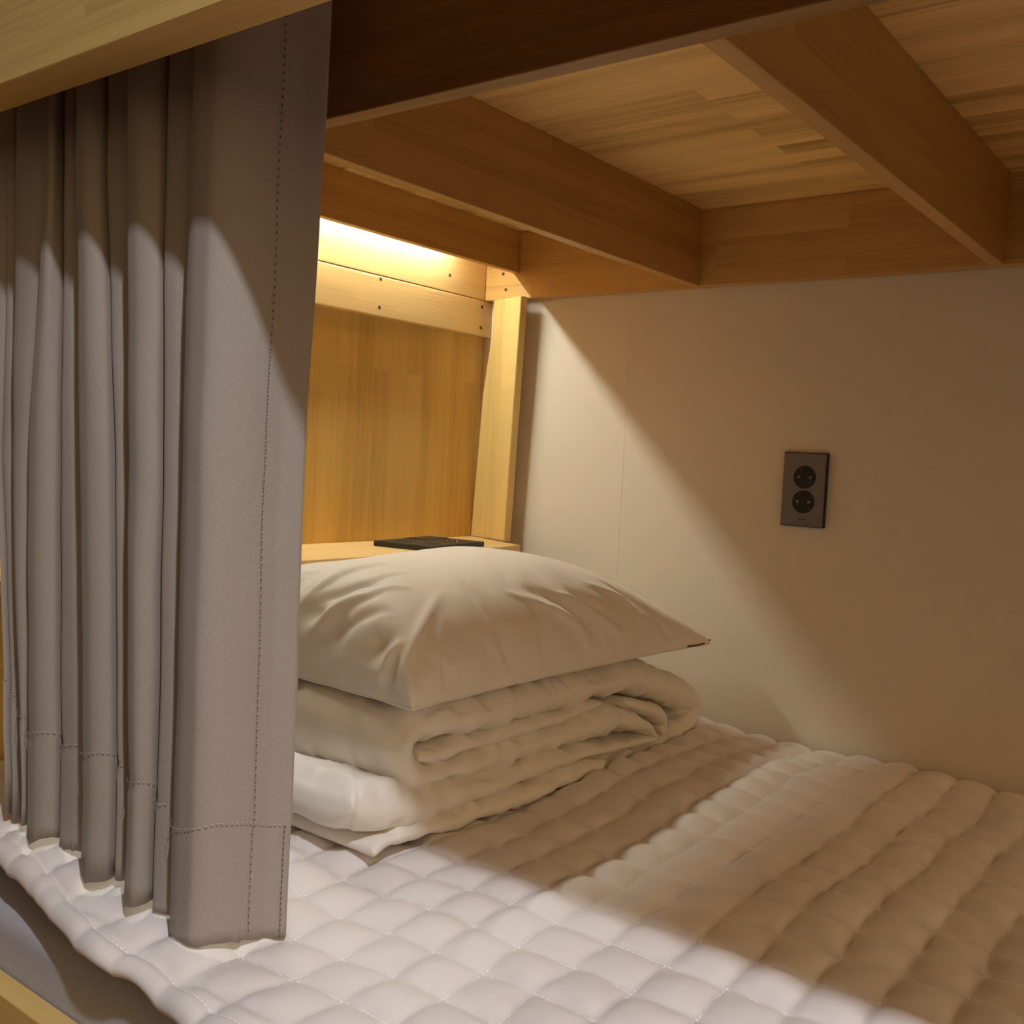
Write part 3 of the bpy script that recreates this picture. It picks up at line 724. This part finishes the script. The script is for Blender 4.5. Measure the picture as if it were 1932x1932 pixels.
    [0,10,24,39,43,40,43,38,38,35,41,26,24,28,35,33,31,29,30,28,29,28,24,20,16,13,13,11,10,10,7,8,7,7,7,9,6,7,6,7,7,5,7,7,5,5,6,6,7,7,6,6,6,5,5,5,5,5,5,5,6,7,8,9,8,10,10,13,14,20,15,12,14,25,31,33,36,25,11,14,-6,8,4,-11,-2,1,13,22,13,1,23,3,-10,0],
    [0,2,8,22,39,40,34,39,36,36,35,40,35,37,19,13,8,17,18,10,12,22,23,19,17,14,11,12,10,8,8,7,9,11,9,8,7,8,8,8,8,8,8,8,9,9,10,10,9,9,10,8,9,10,9,8,7,7,7,6,7,7,8,8,8,8,10,11,14,15,21,21,22,16,17,23,34,36,37,39,34,36,34,29,31,29,28,17,35,34,42,13,-6,0],
    [0,3,16,26,28,40,40,35,37,35,35,35,35,32,28,24,13,5,5,16,19,16,21,20,12,12,11,8,6,8,6,8,5,5,8,8,7,8,8,8,10,8,10,10,10,10,10,10,10,11,9,10,13,11,10,9,10,8,8,7,7,7,8,10,9,8,9,10,14,18,20,22,26,27,29,28,32,31,35,36,40,43,45,44,37,38,34,41,38,47,40,28,4,0],
    [0,3,17,32,36,32,37,35,36,35,34,25,25,17,16,21,27,25,23,24,23,21,20,17,14,11,8,9,8,7,7,8,8,10,8,10,9,10,11,10,10,11,11,13,14,13,14,13,12,11,11,13,13,15,13,13,11,13,10,8,8,7,7,9,7,9,7,10,10,17,17,23,28,22,23,12,20,25,29,22,25,34,49,34,15,14,9,14,4,20,9,17,12,0],
    [0,8,23,32,36,35,37,34,36,33,28,28,19,23,25,28,28,26,23,20,20,20,16,13,10,8,7,7,6,7,7,8,8,9,10,10,10,12,11,14,13,11,16,14,17,17,14,14,14,13,10,13,14,14,12,13,14,11,14,10,10,8,10,7,10,8,8,8,11,11,19,22,29,32,22,25,10,8,14,34,38,43,44,20,10,-4,1,-4,16,3,12,2,-1,0],
    [0,9,20,32,32,34,36,37,36,28,31,26,29,28,30,29,28,26,23,23,21,17,13,11,10,9,7,8,8,8,9,10,11,13,11,14,13,14,15,14,15,16,17,20,21,20,17,19,14,13,14,13,14,14,15,14,15,16,14,14,12,11,10,10,8,8,7,8,7,11,12,19,23,34,38,43,40,44,40,41,40,43,43,32,13,14,2,22,38,25,26,9,5,0],
    [0,2,16,28,29,33,34,37,29,32,29,33,30,34,32,25,24,28,25,22,18,14,13,9,10,8,10,8,7,11,10,13,15,13,15,14,13,17,14,17,14,17,20,22,16,20,21,13,17,15,13,15,12,16,14,13,16,14,16,14,14,13,14,11,11,9,8,8,8,8,11,14,22,27,36,41,46,46,17,2,-4,15,27,38,36,40,36,32,11,-24,-40,-28,-17,0],
    [0,-7,3,-4,-14,0,-7,12,29,31,33,31,32,35,32,32,31,28,25,23,19,15,12,13,10,11,10,9,12,12,15,16,16,18,17,16,19,16,18,16,18,15,22,23,15,22,22,14,18,15,17,16,16,14,16,16,14,16,16,17,16,16,16,17,13,11,9,8,10,9,8,12,16,22,28,38,44,52,38,24,11,-20,-16,7,26,24,33,-10,-19,-4,-4,-12,-8,0],
    [0,-1,-20,-32,-15,-31,-13,-25,2,22,14,-2,1,12,34,37,35,33,26,22,16,14,16,10,13,8,9,13,13,18,17,19,19,21,19,21,15,20,20,19,13,21,25,24,21,8,20,18,16,19,14,19,14,16,15,14,15,14,16,22,18,16,20,17,19,15,11,11,8,10,11,11,12,18,23,31,40,49,49,37,26,8,-22,-30,-4,-17,12,22,16,21,18,5,-4,0],
    [0,-2,-3,-1,-14,-4,-16,-3,-22,2,-8,14,23,26,20,27,41,32,26,18,19,20,13,14,8,12,15,15,20,24,21,22,20,25,22,22,17,23,24,22,15,22,22,22,17,1,15,20,17,21,17,21,17,14,17,17,16,16,16,19,23,20,20,25,27,22,14,10,14,9,11,11,13,14,20,25,35,40,49,52,34,29,16,2,-28,-14,-28,3,10,1,29,7,-2,0],
    [0,7,16,23,25,26,20,25,7,-10,16,16,28,31,40,44,35,30,20,21,22,17,14,10,11,16,15,23,28,25,25,23,25,18,25,20,23,17,24,22,22,23,21,20,16,-3,13,18,20,20,22,19,19,16,16,14,16,11,17,17,19,20,23,25,29,32,24,13,11,15,10,13,12,16,17,23,28,37,45,50,55,35,23,32,14,-4,7,-10,-6,26,30,9,-7,0],
    [0,8,23,39,37,36,38,36,39,32,23,37,33,46,47,37,32,28,23,23,19,13,14,14,18,17,27,31,32,23,28,26,23,14,25,26,22,22,16,26,26,22,23,19,17,-4,13,18,22,22,23,22,16,20,18,13,18,13,20,18,19,22,22,27,32,33,31,21,16,14,17,13,15,15,19,19,25,31,39,46,50,57,53,52,50,44,47,41,40,38,29,-2,-13,0],
    [0,4,27,49,47,46,43,41,43,49,50,49,49,47,38,34,29,24,24,19,15,17,15,19,19,30,35,38,23,32,31,28,17,22,26,23,26,12,19,28,25,23,23,20,19,10,-3,22,22,25,26,23,17,20,15,17,12,19,15,17,20,17,23,24,33,34,32,29,23,20,16,19,14,17,18,23,23,28,32,39,46,50,52,53,52,53,52,52,20,23,10,-14,-2,0],
    [0,-7,16,52,53,50,44,49,50,51,53,48,45,38,35,31,26,26,21,19,19,18,23,23,31,37,38,40,20,34,25,28,24,18,27,21,27,15,7,26,28,24,25,22,18,9,-7,20,23,27,20,24,23,17,19,19,13,18,17,20,19,20,20,27,23,35,37,34,28,26,23,20,20,17,20,20,26,26,31,35,41,43,49,52,53,55,58,60,43,6,-6,7,-3,0],
    [0,-1,6,48,55,55,59,58,52,54,48,47,39,38,32,29,27,24,20,22,21,26,25,31,35,39,43,17,35,34,27,28,21,27,29,28,18,1,17,27,28,28,24,22,19,8,-5,20,26,17,24,25,23,18,20,19,14,19,16,18,21,16,22,28,26,19,37,40,34,29,27,25,25,22,22,23,25,29,27,34,34,43,44,47,51,56,62,67,61,47,35,20,4,0],
    [0,7,22,49,37,25,53,56,50,51,49,43,40,36,32,31,28,24,26,25,29,29,32,38,39,48,14,25,35,32,31,23,28,29,31,26,1,11,22,27,31,29,27,23,18,-4,9,23,25,20,12,26,26,23,19,22,22,17,22,20,21,21,20,25,29,22,18,44,41,37,31,29,26,28,26,26,27,29,33,31,36,37,43,46,47,55,61,65,62,47,23,6,7,0],
    [0,4,17,22,8,41,50,44,55,49,48,46,39,36,34,32,27,30,27,32,31,32,37,37,47,38,4,22,37,35,31,24,29,32,31,22,-5,16,22,30,33,26,29,26,19,-4,12,21,25,7,18,24,25,25,23,20,22,21,16,23,22,21,24,26,24,4,23,44,46,41,37,32,32,30,29,28,29,31,30,36,35,40,41,45,46,52,58,64,64,39,35,19,4,0],
    [0,-5,1,-4,25,51,32,47,49,57,52,45,40,39,37,33,35,32,35,34,33,38,41,45,47,20,16,1,35,35,26,31,31,31,32,17,-2,19,27,28,20,32,26,27,21,2,11,25,23,6,7,23,26,26,26,25,23,25,19,26,26,22,27,24,24,0,22,46,48,38,37,37,34,35,32,33,33,35,35,37,39,43,40,46,48,50,55,61,66,55,47,26,11,0],
    [0,1,-8,11,43,57,53,47,63,58,51,48,43,40,38,38,37,38,37,37,37,37,41,44,47,27,-10,13,37,29,33,33,28,32,31,4,13,25,26,26,11,32,31,28,17,15,10,26,14,10,2,20,28,28,25,25,25,23,26,26,23,29,28,18,26,14,3,41,46,48,34,38,40,37,38,31,36,36,39,41,41,47,50,48,49,53,55,59,62,60,51,32,13,0],
    [0,8,5,22,55,65,65,69,63,58,56,51,48,44,43,41,43,41,38,39,41,42,44,46,46,4,2,-4,33,29,32,32,31,28,35,14,1,19,29,6,22,33,34,31,19,11,24,29,10,-2,10,24,26,31,28,28,25,28,28,30,29,31,29,25,21,-9,16,41,35,29,45,36,42,35,40,39,34,42,43,46,49,49,54,58,56,56,60,53,60,62,48,34,14,0],
    [0,11,29,53,71,71,74,70,67,64,59,56,50,48,44,47,47,40,41,38,41,43,43,44,43,13,-25,8,30,33,34,31,31,34,34,19,18,3,22,5,19,37,23,31,20,26,34,27,7,4,5,22,26,26,28,28,23,27,31,29,33,32,28,26,19,-11,16,36,10,25,40,44,34,40,35,42,41,37,46,49,53,56,58,63,66,65,62,65,55,66,58,38,16,0],
    [0,15,34,65,70,68,76,76,73,69,65,60,55,50,52,49,39,43,42,43,43,45,46,45,41,-2,-29,5,30,29,33,31,29,31,40,34,4,11,22,13,9,37,22,34,34,37,33,31,14,-1,11,26,26,29,28,31,31,22,29,35,35,33,31,28,23,-8,17,35,2,19,35,43,31,40,40,44,46,44,44,53,58,59,65,69,65,74,72,70,72,68,65,41,16,0],
    [0,13,35,67,69,76,76,76,76,76,68,57,56,56,53,37,39,46,44,41,46,43,45,45,38,-11,-13,-16,26,31,31,32,31,38,36,37,12,-10,6,-1,26,38,27,34,33,32,29,32,18,14,8,26,28,28,30,26,33,30,22,35,35,31,31,31,29,0,19,34,21,-10,16,39,40,31,43,43,45,48,48,49,56,63,67,75,76,70,76,76,76,76,70,45,17,0],
    [0,7,26,75,76,76,76,76,76,64,67,65,62,56,41,38,33,46,49,45,39,47,49,45,38,1,-38,-6,25,28,31,32,35,37,41,34,21,-1,-17,22,34,35,39,36,32,33,31,25,29,11,22,30,28,29,31,34,29,16,31,35,31,34,31,34,28,23,9,37,28,12,-17,22,40,35,43,46,47,47,52,53,59,59,60,71,76,76,76,76,76,76,76,49,18,0],
    [0,12,42,76,76,76,76,76,64,67,70,67,61,49,40,29,45,47,45,35,46,51,45,43,33,-18,-20,-21,21,29,31,35,38,41,41,31,4,-22,3,32,34,36,35,34,31,29,29,20,34,26,14,25,32,31,30,32,31,11,30,35,29,36,36,35,19,12,28,42,34,22,-21,4,30,43,41,45,43,49,49,53,55,47,59,69,76,76,76,76,76,76,76,53,20,0],
    [0,15,49,76,76,76,76,76,70,49,67,59,53,30,31,46,50,43,35,45,48,36,15,22,23,7,-41,-7,12,26,33,37,40,35,42,15,-23,-1,21,29,36,35,31,33,32,29,30,23,32,32,25,17,32,34,33,35,32,13,24,18,35,31,38,37,19,27,39,39,35,29,7,-27,2,35,45,40,46,48,50,48,39,47,46,61,69,61,76,76,76,76,76,57,21,0],
    [0,16,58,76,76,76,76,57,65,57,55,16,36,43,49,49,49,36,44,47,41,22,-6,-6,-10,13,-37,-19,1,13,35,38,41,38,36,-17,-1,13,25,29,32,33,31,26,26,22,30,31,32,28,17,26,33,31,32,29,28,29,4,19,29,33,32,30,34,23,38,34,32,25,16,-2,-29,5,41,43,36,43,41,46,34,28,45,51,53,59,58,63,76,76,76,62,20,0],
    [0,12,43,61,53,44,29,37,36,32,22,0,-2,13,23,20,32,31,31,30,23,-2,-11,-14,1,13,-5,-26,-10,7,22,26,21,23,18,-15,-5,7,13,17,17,19,17,16,12,16,18,19,14,17,16,12,19,20,19,19,17,16,10,-4,16,17,19,17,16,23,24,15,17,14,8,2,-9,-19,13,29,27,23,17,25,16,23,25,20,18,12,3,20,38,64,67,44,14,0],
    [0,7,13,16,13,7,13,14,13,9,7,-5,-2,-3,7,10,12,5,4,10,8,4,-10,-3,2,6,3,-5,-12,-2,11,7,9,4,8,-7,-13,-5,4,3,7,7,6,4,5,6,7,7,4,5,6,6,4,7,7,7,6,5,5,-4,2,5,5,5,5,8,9,8,5,-2,-2,-8,-16,-7,-1,13,11,10,5,11,9,8,-1,-4,-7,-7,-11,-3,5,16,20,14,7,0],
    [0,0,0,0,0,0,0,0,0,0,0,0,0,0,0,0,0,0,0,0,0,0,0,0,0,0,0,0,0,0,0,0,0,0,0,0,0,0,0,0,0,0,0,0,0,0,0,0,0,0,0,0,0,0,0,0,0,0,0,0,0,0,0,0,0,0,0,0,0,0,0,0,0,0,0,0,0,0,0,0,0,0,0,0,0,0,0,0,0,0,0,0,0,0]]

def under_pillow(p):
    # the top layer is pressed flat by the pillow
    y, z, h = p
    if z > .67 and y > .84:
        top = .7185 - .019 * (y - .85) / .6
        low = z - h
        if z + h > top:
            h = (top - low) / 2; z = (top + low) / 2
    return (y, z, h)
OUTER = [under_pillow(p) for p in OUT]
INNER = IN
def duvet():
    V1, F1 = ribbon(OUTER, -.742, -1.150, 680, 3.0)
    V2, F2 = ribbon(INNER, -.748, -1.145, 120, 8.0)
    V3, F3 = ribbon(IN2, -.750, -1.145, 60, 5.0)
    n = len(V1); n2 = n + len(V2)
    V = V1 + V2 + V3
    F = F1 + [tuple(i + n for i in f) for f in F2] + [tuple(i + n2 for i in f) for f in F3]
    o = mesh_obj('folded_duvet', V, F, M_duvet, None, True)
    fix_normals(o)
    tag(o, 'white duvet folded into a thick stack of layers, lying under the pillow', 'duvet')
    return BVHTree.FromPolygons([Vector(v) for v in V], F)
DUVET_BVH = duvet()
pad()

# ------------------------------------------------------------------ pillow
def pillow_macro(a, b, side):
    """a: -1 back .. 1 front, b: -1 left .. 1 right; metres, z above ZO"""
    ex = .230 * (1 - .05 * (1 - b * b)); ey = .358 * (1 - .035 * (1 - a * a))
    x = -.960 + ex * a
    y = 1.158 + ey * b
    pb = max(0.0, 1 - abs(b) ** (6.0 if b < 0 else 2.35)) ** (.40 if b < 0 else .74)
    pa = max(0.0, 1 - abs(a) ** (3.0 if a > 0 else 2.2)) ** (.52 if a > 0 else .56)
    top = (.137 - .006 * math.exp(-((b + .55) / .3) ** 2) + .006 * math.exp(-((b - .15) / .3) ** 2)) * pb * pa
    bot = -.005 * (pb ** .5) * (pa ** .5)
    z = -.275 - .006 * (b + 1) + (top if side > 0 else bot)
    return x, y, z, top

def crease_value(a, b):
    """sum of the creases pressed into the pillowcase, distances in metres on the flat case"""
    w_ = 0.0
    for amp, wid, pl in PIL_CREASES:
        best = 9.0; tt = 0
        for k in range(len(pl) - 1):
            ax, ay = pl[k][0] * .25, pl[k][1] * .40
            bx, by = pl[k + 1][0] * .25, pl[k + 1][1] * .40
            px, py = a * .25, b * .40
            dx, dy = bx - ax, by - ay
            L2 = dx * dx + dy * dy + 1e-12
            t = ((px - ax) * dx + (py - ay) * dy) / L2
            tc = min(1, max(0, t))
            d = math.hypot(px - ax - dx * tc, py - ay - dy * tc)
            if d < best:
                best = d; tt = (k + tc) / (len(pl) - 1)
        if best < wid * 3:
            w_ += amp * math.exp(-(best / wid) ** 2 * 1.8) * (math.sin(math.pi * min(1, max(0, .08 + tt * .84))))
    return w_

def pillow():
    root = empty('pillow', (-.96, 1.14, ZO - .27))
    tag(root, 'plump white pillow lying flat on top of the folded duvet', 'pillow')
    D = np.array(PIL_DETAIL) * .0001
    nu, nv = 150, 220
    A = np.sin(np.linspace(-1, 1, nu) * math.pi / 2)
    B = np.sin(np.linspace(-1, 1, nv) * math.pi / 2)
    G = []
    for side in (1, -1):
        P = np.zeros((nu, nv, 3)); H = np.zeros((nu, nv))
        for i, a in enumerate(A):
            for j, b in enumerate(B):
                x, y, z, top = pillow_macro(a, b, side)
                P[i, j] = (x, y, z + ZO)
                # wrinkle relief, bilinear
                # arc position on the case: the puffed cloth runs denser towards the seams
                u = (math.asin(a) / math.pi * 2 * .45 + a * .55 + 1) / 2 * 63
                v = (math.asin(b) / math.pi * 2 * .35 + b * .65 + 1) / 2 * 93
                i0, j0 = min(62, int(u)), min(92, int(v)); fu, fv = u - i0, v - j0
                d = D if side > 0 else D * .4
                w_ = d[i0, j0] * (1 - fu) * (1 - fv) + d[i0 + 1, j0] * fu * (1 - fv) + d[i0, j0 + 1] * (1 - fu) * fv + d[i0 + 1, j0 + 1] * fu * fv
                if side > 0:
                    w_ = w_ * .8 + crease_value(a, b) * 1.7
                    w_ += .0015 * noise.noise(Vector((x * 8, y * 6, z * 8))) + .0005 * noise.noise(Vector((x * 26, y * 20, z * 26)))
                H[i, j] = w_ * min(1, (1 - abs(a)) / .02 + .25) * min(1, (1 - abs(b)) / .01 + .25)
        N_ = np.cross(np.gradient(P, axis=0), np.gradient(P, axis=1))
        N_ /= np.linalg.norm(N_, axis=2)[..., None] + 1e-12
        if N_[nu // 2, nv // 2, 2] * side < 0: N_ = -N_
        H[0] = H[-1] = 0; H[:, 0] = H[:, -1] = 0
        Q = P + N_ * H[..., None]
        # kept clear of the underside of the shelf
        lim = ZO - .183
        near = Q[..., 0] < -1.100
        Q[..., 2] = np.where(near, np.minimum(Q[..., 2], lim), Q[..., 2])
        if side < 0:
            # the underside rests on the duvet
            for i in range(nu):
                for j in range(nv):
                    hit = DUVET_BVH.ray_cast(Vector((Q[i, j, 0], Q[i, j, 1], Q[i, j, 2] + .05)), Vector((0, 0, -1)), .12)
                    if hit[0] is not None and hit[0].z + .0012 > Q[i, j, 2]:
                        Q[i, j, 2] = hit[0].z + .0012
            low = Q[:, :, 2]
            top_ = G[0].reshape(nu, nv, 3)
            # carry lifted seam points over to the upper sheet
            for i in range(nu):
                for j in range(nv):
                    if top_[i, j, 2] < low[i, j] + .0002: top_[i, j, 2] = low[i, j] + .0002
            G[0] = top_.reshape(-1, 3)
        G.append(Q.reshape(-1, 3))
    F1 = grid_faces(nu, nv)
    F = F1 + [tuple(i + nu * nv for i in f[::-1]) for f in F1]
    mesh_obj('pillowcase', np.concatenate(G), F, M_pillow, root, True)
    # the dark red-brown lining showing at the open right-hand tip
    mesh_pts = [(-.733, 1.440, ZO - .2835), (-.732, 1.466, ZO - .2850), (-.733, 1.494, ZO - .2850), (-.736, 1.522, ZO - .2832)]
    tube('opening_lining', mesh_pts, .0016, M_lining, root, 8)
    return root
pillow()

# ------------------------------------------------------------------ curtain
def curtain():
    root = empty('curtain', (-.9, .55, ZO - .43))
    tag(root, 'grey-brown fabric curtain gathered in folds, hanging from the upper deck to the mattress', 'curtain')
    cols = []      # (Y, zb, [(z,x)*3])
    for ps in CUR:
        cols.extend(ps)
    n = len(cols)
    # arc parameter from the middle row
    base = np.array([(c[2][1][1], c[0]) for c in cols])
    s = np.concatenate([[0], np.cumsum(np.linalg.norm(np.diff(base, axis=0), axis=1))])
    NS = 1500
    q = np.linspace(0, s[-1], NS)
    ztop = ZO + .425
    rows = 72
    X = np.zeros((rows, NS)); Yg = np.zeros((rows, NS)); Zg = np.zeros((rows, NS))
    zb = np.interp(q, s, [c[1] for c in cols])
    k = np.hanning(17)[1:-1]; k /= k.sum()
    k2 = np.hanning(25); k2 /= k2.sum()
    zb = np.convolve(np.pad(zb, 12, mode='edge'), k2, 'valid')
    def herm(vals):
        vals = np.array(vals, float)
        ds = np.diff(s); dl = np.diff(vals) / ds
        mt = np.zeros(len(vals)); mt[0] = dl[0]; mt[-1] = dl[-1]
        for i in range(1, len(vals) - 1):
            # slopes limited so that folds do not overshoot
            if dl[i - 1] * dl[i] > 0:
                w1, w2 = 2 * ds[i] + ds[i - 1], ds[i] + 2 * ds[i - 1]
                mt[i] = (w1 + w2) / (w1 / dl[i - 1] + w2 / dl[i])
        ix = np.clip(np.searchsorted(s, q) - 1, 0, len(s) - 2)
        t = (q - s[ix]) / ds[ix]; hh = ds[ix]
        return ((2 * t ** 3 - 3 * t ** 2 + 1) * vals[ix] + (t ** 3 - 2 * t ** 2 + t) * hh * mt[ix] + (-2 * t ** 3 + 3 * t ** 2) * vals[ix + 1] + (t ** 3 - t ** 2) * hh * mt[ix + 1])
    kw = np.hanning(23)[1:-1]; kw /= kw.sum()
    def sm2(a):
        return np.convolve(np.pad(a, 10, mode='edge'), kw, 'valid')
    def sm(a):
        return np.convolve(np.pad(a, 7, mode='edge'), k, 'valid')
    for r in range(rows):
        t = r / (rows - 1)
        zr = ztop + (.565 - ztop) * t
        xr = []
        for y, zb_, tab in cols:
            z_ = [p[0] for p in tab][::-1]; x_ = [p[1] for p in tab][::-1]
            if zr > z_[-1]:
                sl = (x_[2] - x_[1]) / (z_[2] - z_[1]); xr.append(x_[2] + .6 * sl * (zr - z_[2]))
            elif zr < z_[0]:
                xr.append(x_[0])
            else:
                xr.append(float(np.interp(zr, z_, x_)))
        X[r] = sm(herm(xr)); Yg[r] = sm2(herm([c[0] for c in cols]))
        Zg[r] = ztop + (zb - ztop) * t
    V = []
    for r in range(rows):
        for j in range(NS):
            x, y, z = X[r, j], Yg[r, j], Zg[r, j]
            wv = .0022 * noise.noise(Vector((q[j] * 14, z * 2.6, 1.0))) + .0012 * noise.noise(Vector((q[j] * 22, z * 11, 7.0)))
            hem = zb[j] + .105
            dz = z - hem
            if dz < 0: wv -= .0008
            wv += .0010 * math.exp(-(dz / .004) ** 2)
            if r == rows - 1 and y > pad_edge(x) + .01:
                z = min(z, ZO + pad_surface(x, y + wv) + .010)
                z = max(z, ZO + pad_surface(x, y + wv) + .0030)
            V.append((x + wv * .5, y + wv, z))
    o = mesh_obj('curtain_panel', V, grid_faces(rows, NS), M_curtain, root, True)
    md = o.modifiers.new('thickness', 'SOLIDIFY')
    md.thickness = .0016
    md.offset = 1
    return root, X, Yg, Zg, q, zb, V, rows, NS
cur, cX, cY, cZ, cq, czb, cV, crow, cNS = curtain()
def curtain_stitches():
    A = np.array(cV).reshape(crow, cNS, 3)
    def at(r, j):
        r = min(max(r, 0), crow - 1.001); j = min(max(j, 0), cNS - 1.001)
        r0, j0 = int(r), int(j); a, b_ = r - r0, j - j0
        return (A[r0, j0] * (1 - a) * (1 - b_) + A[r0 + 1, j0] * a * (1 - b_) + A[r0, j0 + 1] * (1 - a) * b_ + A[r0 + 1, j0 + 1] * a * b_)
    def nrm(r, j):
        t = at(r, j + 2) - at(r, j - 2)
        n_ = np.array((t[1], -t[0], 0)); return n_ / (np.linalg.norm(n_) + 1e-9)
    # column index of the start and end of the flap
    names = []
    ncol = 0; starts = []
    for ps in CUR:
        starts.append(ncol); ncol += len(ps)
    base = []
    for ps in CUR:
        for y, _z, tab in ps: base.append((tab[1][1], y))
    base = np.array(base)
    s = np.concatenate([[0], np.cumsum(np.linalg.norm(np.diff(base, axis=0), axis=1))])
    j_of = lambda i: s[i] / s[-1] * (cNS - 1)
    jf, je = j_of(starts[-2]), j_of(starts[-1] - 1)
    def thread(name, path, mat, r, w, ln):
        V, F = [], []
        for (ra, ja), (rb, jb) in path:
            p, q_ = at(ra, ja), at(rb, jb)
            n_ = nrm(ra, ja)
            p = p + n_ * .0021; q_ = q_ + n_ * .0021
            d = q_ - p; d = d / (np.linalg.norm(d) + 1e-9)
            sd = np.cross(d, n_) * w
            b_ = len(V)
            V.extend([p + sd, p - sd, q_ - sd, q_ + sd, p + n_ * w, q_ + n_ * w])
            F.extend([(b_, b_ + 4, b_ + 5, b_ + 3), (b_ + 4, b_ + 1, b_ + 2, b_ + 5)])
        mesh_obj(name, V, F, mat, cur)
    H = .865 / (crow - 1)          # metres per row, near enough
    path = []
    jv = jf + .69 * (je - jf)
    r = 4.0
    while r < crow - 1.5:
        path.append(((r, jv), (r + .0022 / H, jv))); r += .0066 / H
    thread('seam_stitching', path, M_thread, 0, .0007, 0)
    path = []
    jv = jf + .95 * (je - jf)
    r = crow - 1 - .105 / H
    while r < crow - 1.3:
        path.append(((r, jv), (r + .0022 / H, jv))); r += .005 / H
    thread('edge_stitching', path, M_thread, 0, .0006, 0)
    path = []
    j = 4.0
    dj = .0028 / (cq[1] - cq[0])
    while j < je - 12:
        jj = int(j)
        zt_, zb_ = cZ[0, jj], cZ[-1, jj]
        r = (zt_ - (zb_ + .105)) / (zt_ - zb_) * (crow - 1)
        path.append(((r, j), (r, j + dj))); j += dj * 1.6
    thread('hem_stitching', path, M_thread_l, 0, .0005, 0)
curtain_stitches()

# ------------------------------------------------------------------ wall socket
def socket_face(bm_plate, bm_bore, bm_pin, c, n, u, v, r):
    """round recess: c centre on the face, n outward, u/v in-plane"""
    pass
def wall_socket():
    root = empty('wall_socket', (-.621, YW, ZO - .029))
    tag(root, 'dark grey double socket plate mounted upright on the beige wall', 'wall socket')
    x0, x1, z0, z1 = -.657, -.585, ZO - .0885, ZO + .0305
    board('back_frame', (x0 - .0005, 1.5915, z0 - .0005), (x1 + .0005, YW - .0002, z1 + .0005), M_black, root, .0015)
    board('face_plate', (x0 + .001, 1.5885, z0 + .001), (x1 - .001, 1.5914, z1 - .001), M_plate, root, .0012)
    for zc in (-.009, -.0485):
        bm = bmesh.new()
        add_cyl(bm, (-.6195, 1.5890, ZO + zc), (0, -1, 0), .0186, .0183, .0012, 48)
        f = bm_obj('socket_face', bm, M_dark, root)
        bm = bmesh.new()
        for dx_, dz_ in ((-.0072, .0118), (.0135, .0078), (.0098, -.0092)):
            add_cyl(bm, (-.6195 + dx_, 1.5879, ZO + zc + dz_), (0, -1, 0), .0009, .0007, .0007, 12)
        for dx_ in (-.0095, .0095):
            add_cyl(bm, (-.6195 + dx_, 1.5879, ZO + zc), (0, -1, 0), .0026, .0026, .0003, 16)
        bm_obj('contact_hole', bm, M_plate, f)
    bm = bmesh.new()     # the tiny illegible maker's mark
    for i, (w_, h_) in enumerate(((.0012, .0022), (.0010, .0016), (.0010, .0016), (.0012, .0016), (.0010, .0020), (.0011, .0016), (.0010, .0016), (.0010, .0020))):
        xx = -.6268 + i * .00165
        add_box(bm, (xx, 1.5882, ZO - .0778), (xx + w_, 1.5886, ZO - .0778 + h_))
    bm_obj('printed_mark', bm, M_dark, root)
wall_socket()

# ------------------------------------------------------------------ socket unit lying on the shelf
def shelf_unit():
    zt = ZO - .163
    root = empty('shelf_socket_unit', (-1.187, 1.330, zt))
    tag(root, 'black flat socket unit of two square plates lying on the oak shelf', 'socket unit')
    def own(o, par):
        o.parent = par
        o.matrix_parent_inverse = Matrix.Identity(4)
        return o
    def plate(y0, y1):
        return own(board('socket_plate', (-.060, y0, .0003), (.060, y1, .0095), M_black, None, .0015), root)
    a = plate(-.0845, -.0005)
    b = plate(.0005, .0845)
    for (x, y, par) in ((-.026, -.040, a), (.026, -.040, a), (.014, .040, b)):
        bm = bmesh.new()
        add_cyl(bm, (x, y, .0090), (0, 0, 1), .0185, .0182, .0008, 40)
        f = own(bm_obj('socket_face', bm, M_dark, None), par)
        bm = bmesh.new()
        for s_ in (-1, 1):
            add_cyl(bm, (x, y + s_ * .0095, .0096), (0, 0, 1), .0022, .0020, .0006, 16)
            add_cyl(bm, (x + s_ * .016, y, .0096), (0, 0, 1), .0018, .0012, .0008, 12)
        own(bm_obj('contact_hole', bm, M_metal, None), f)
    own(board('cover_flap', (-.056, .008, .0096), (-.012, .078, .0106), M_black, None, .001), b)
    root.rotation_euler = (0, 0, .14)
shelf_unit()

# ------------------------------------------------------------------ ceiling lamp fitting in the room
lamp = empty('ceiling_lamp', LAMP + Vector((0, 0, .0)))
tag(lamp, 'small round ceiling downlight above the aisle beside the bunk', 'ceiling lamp')
bm = bmesh.new()
add_cyl(bm, LAMP + Vector((0, 0, .004)), (0, 0, 1), .055, .055, .05, 40)
bm_obj('lamp_housing', bm, plain('lamp_white', srgb(230, 228, 224), .4), lamp)
lo.parent = lamp
lo.matrix_parent_inverse = lamp.matrix_basis.inverted()
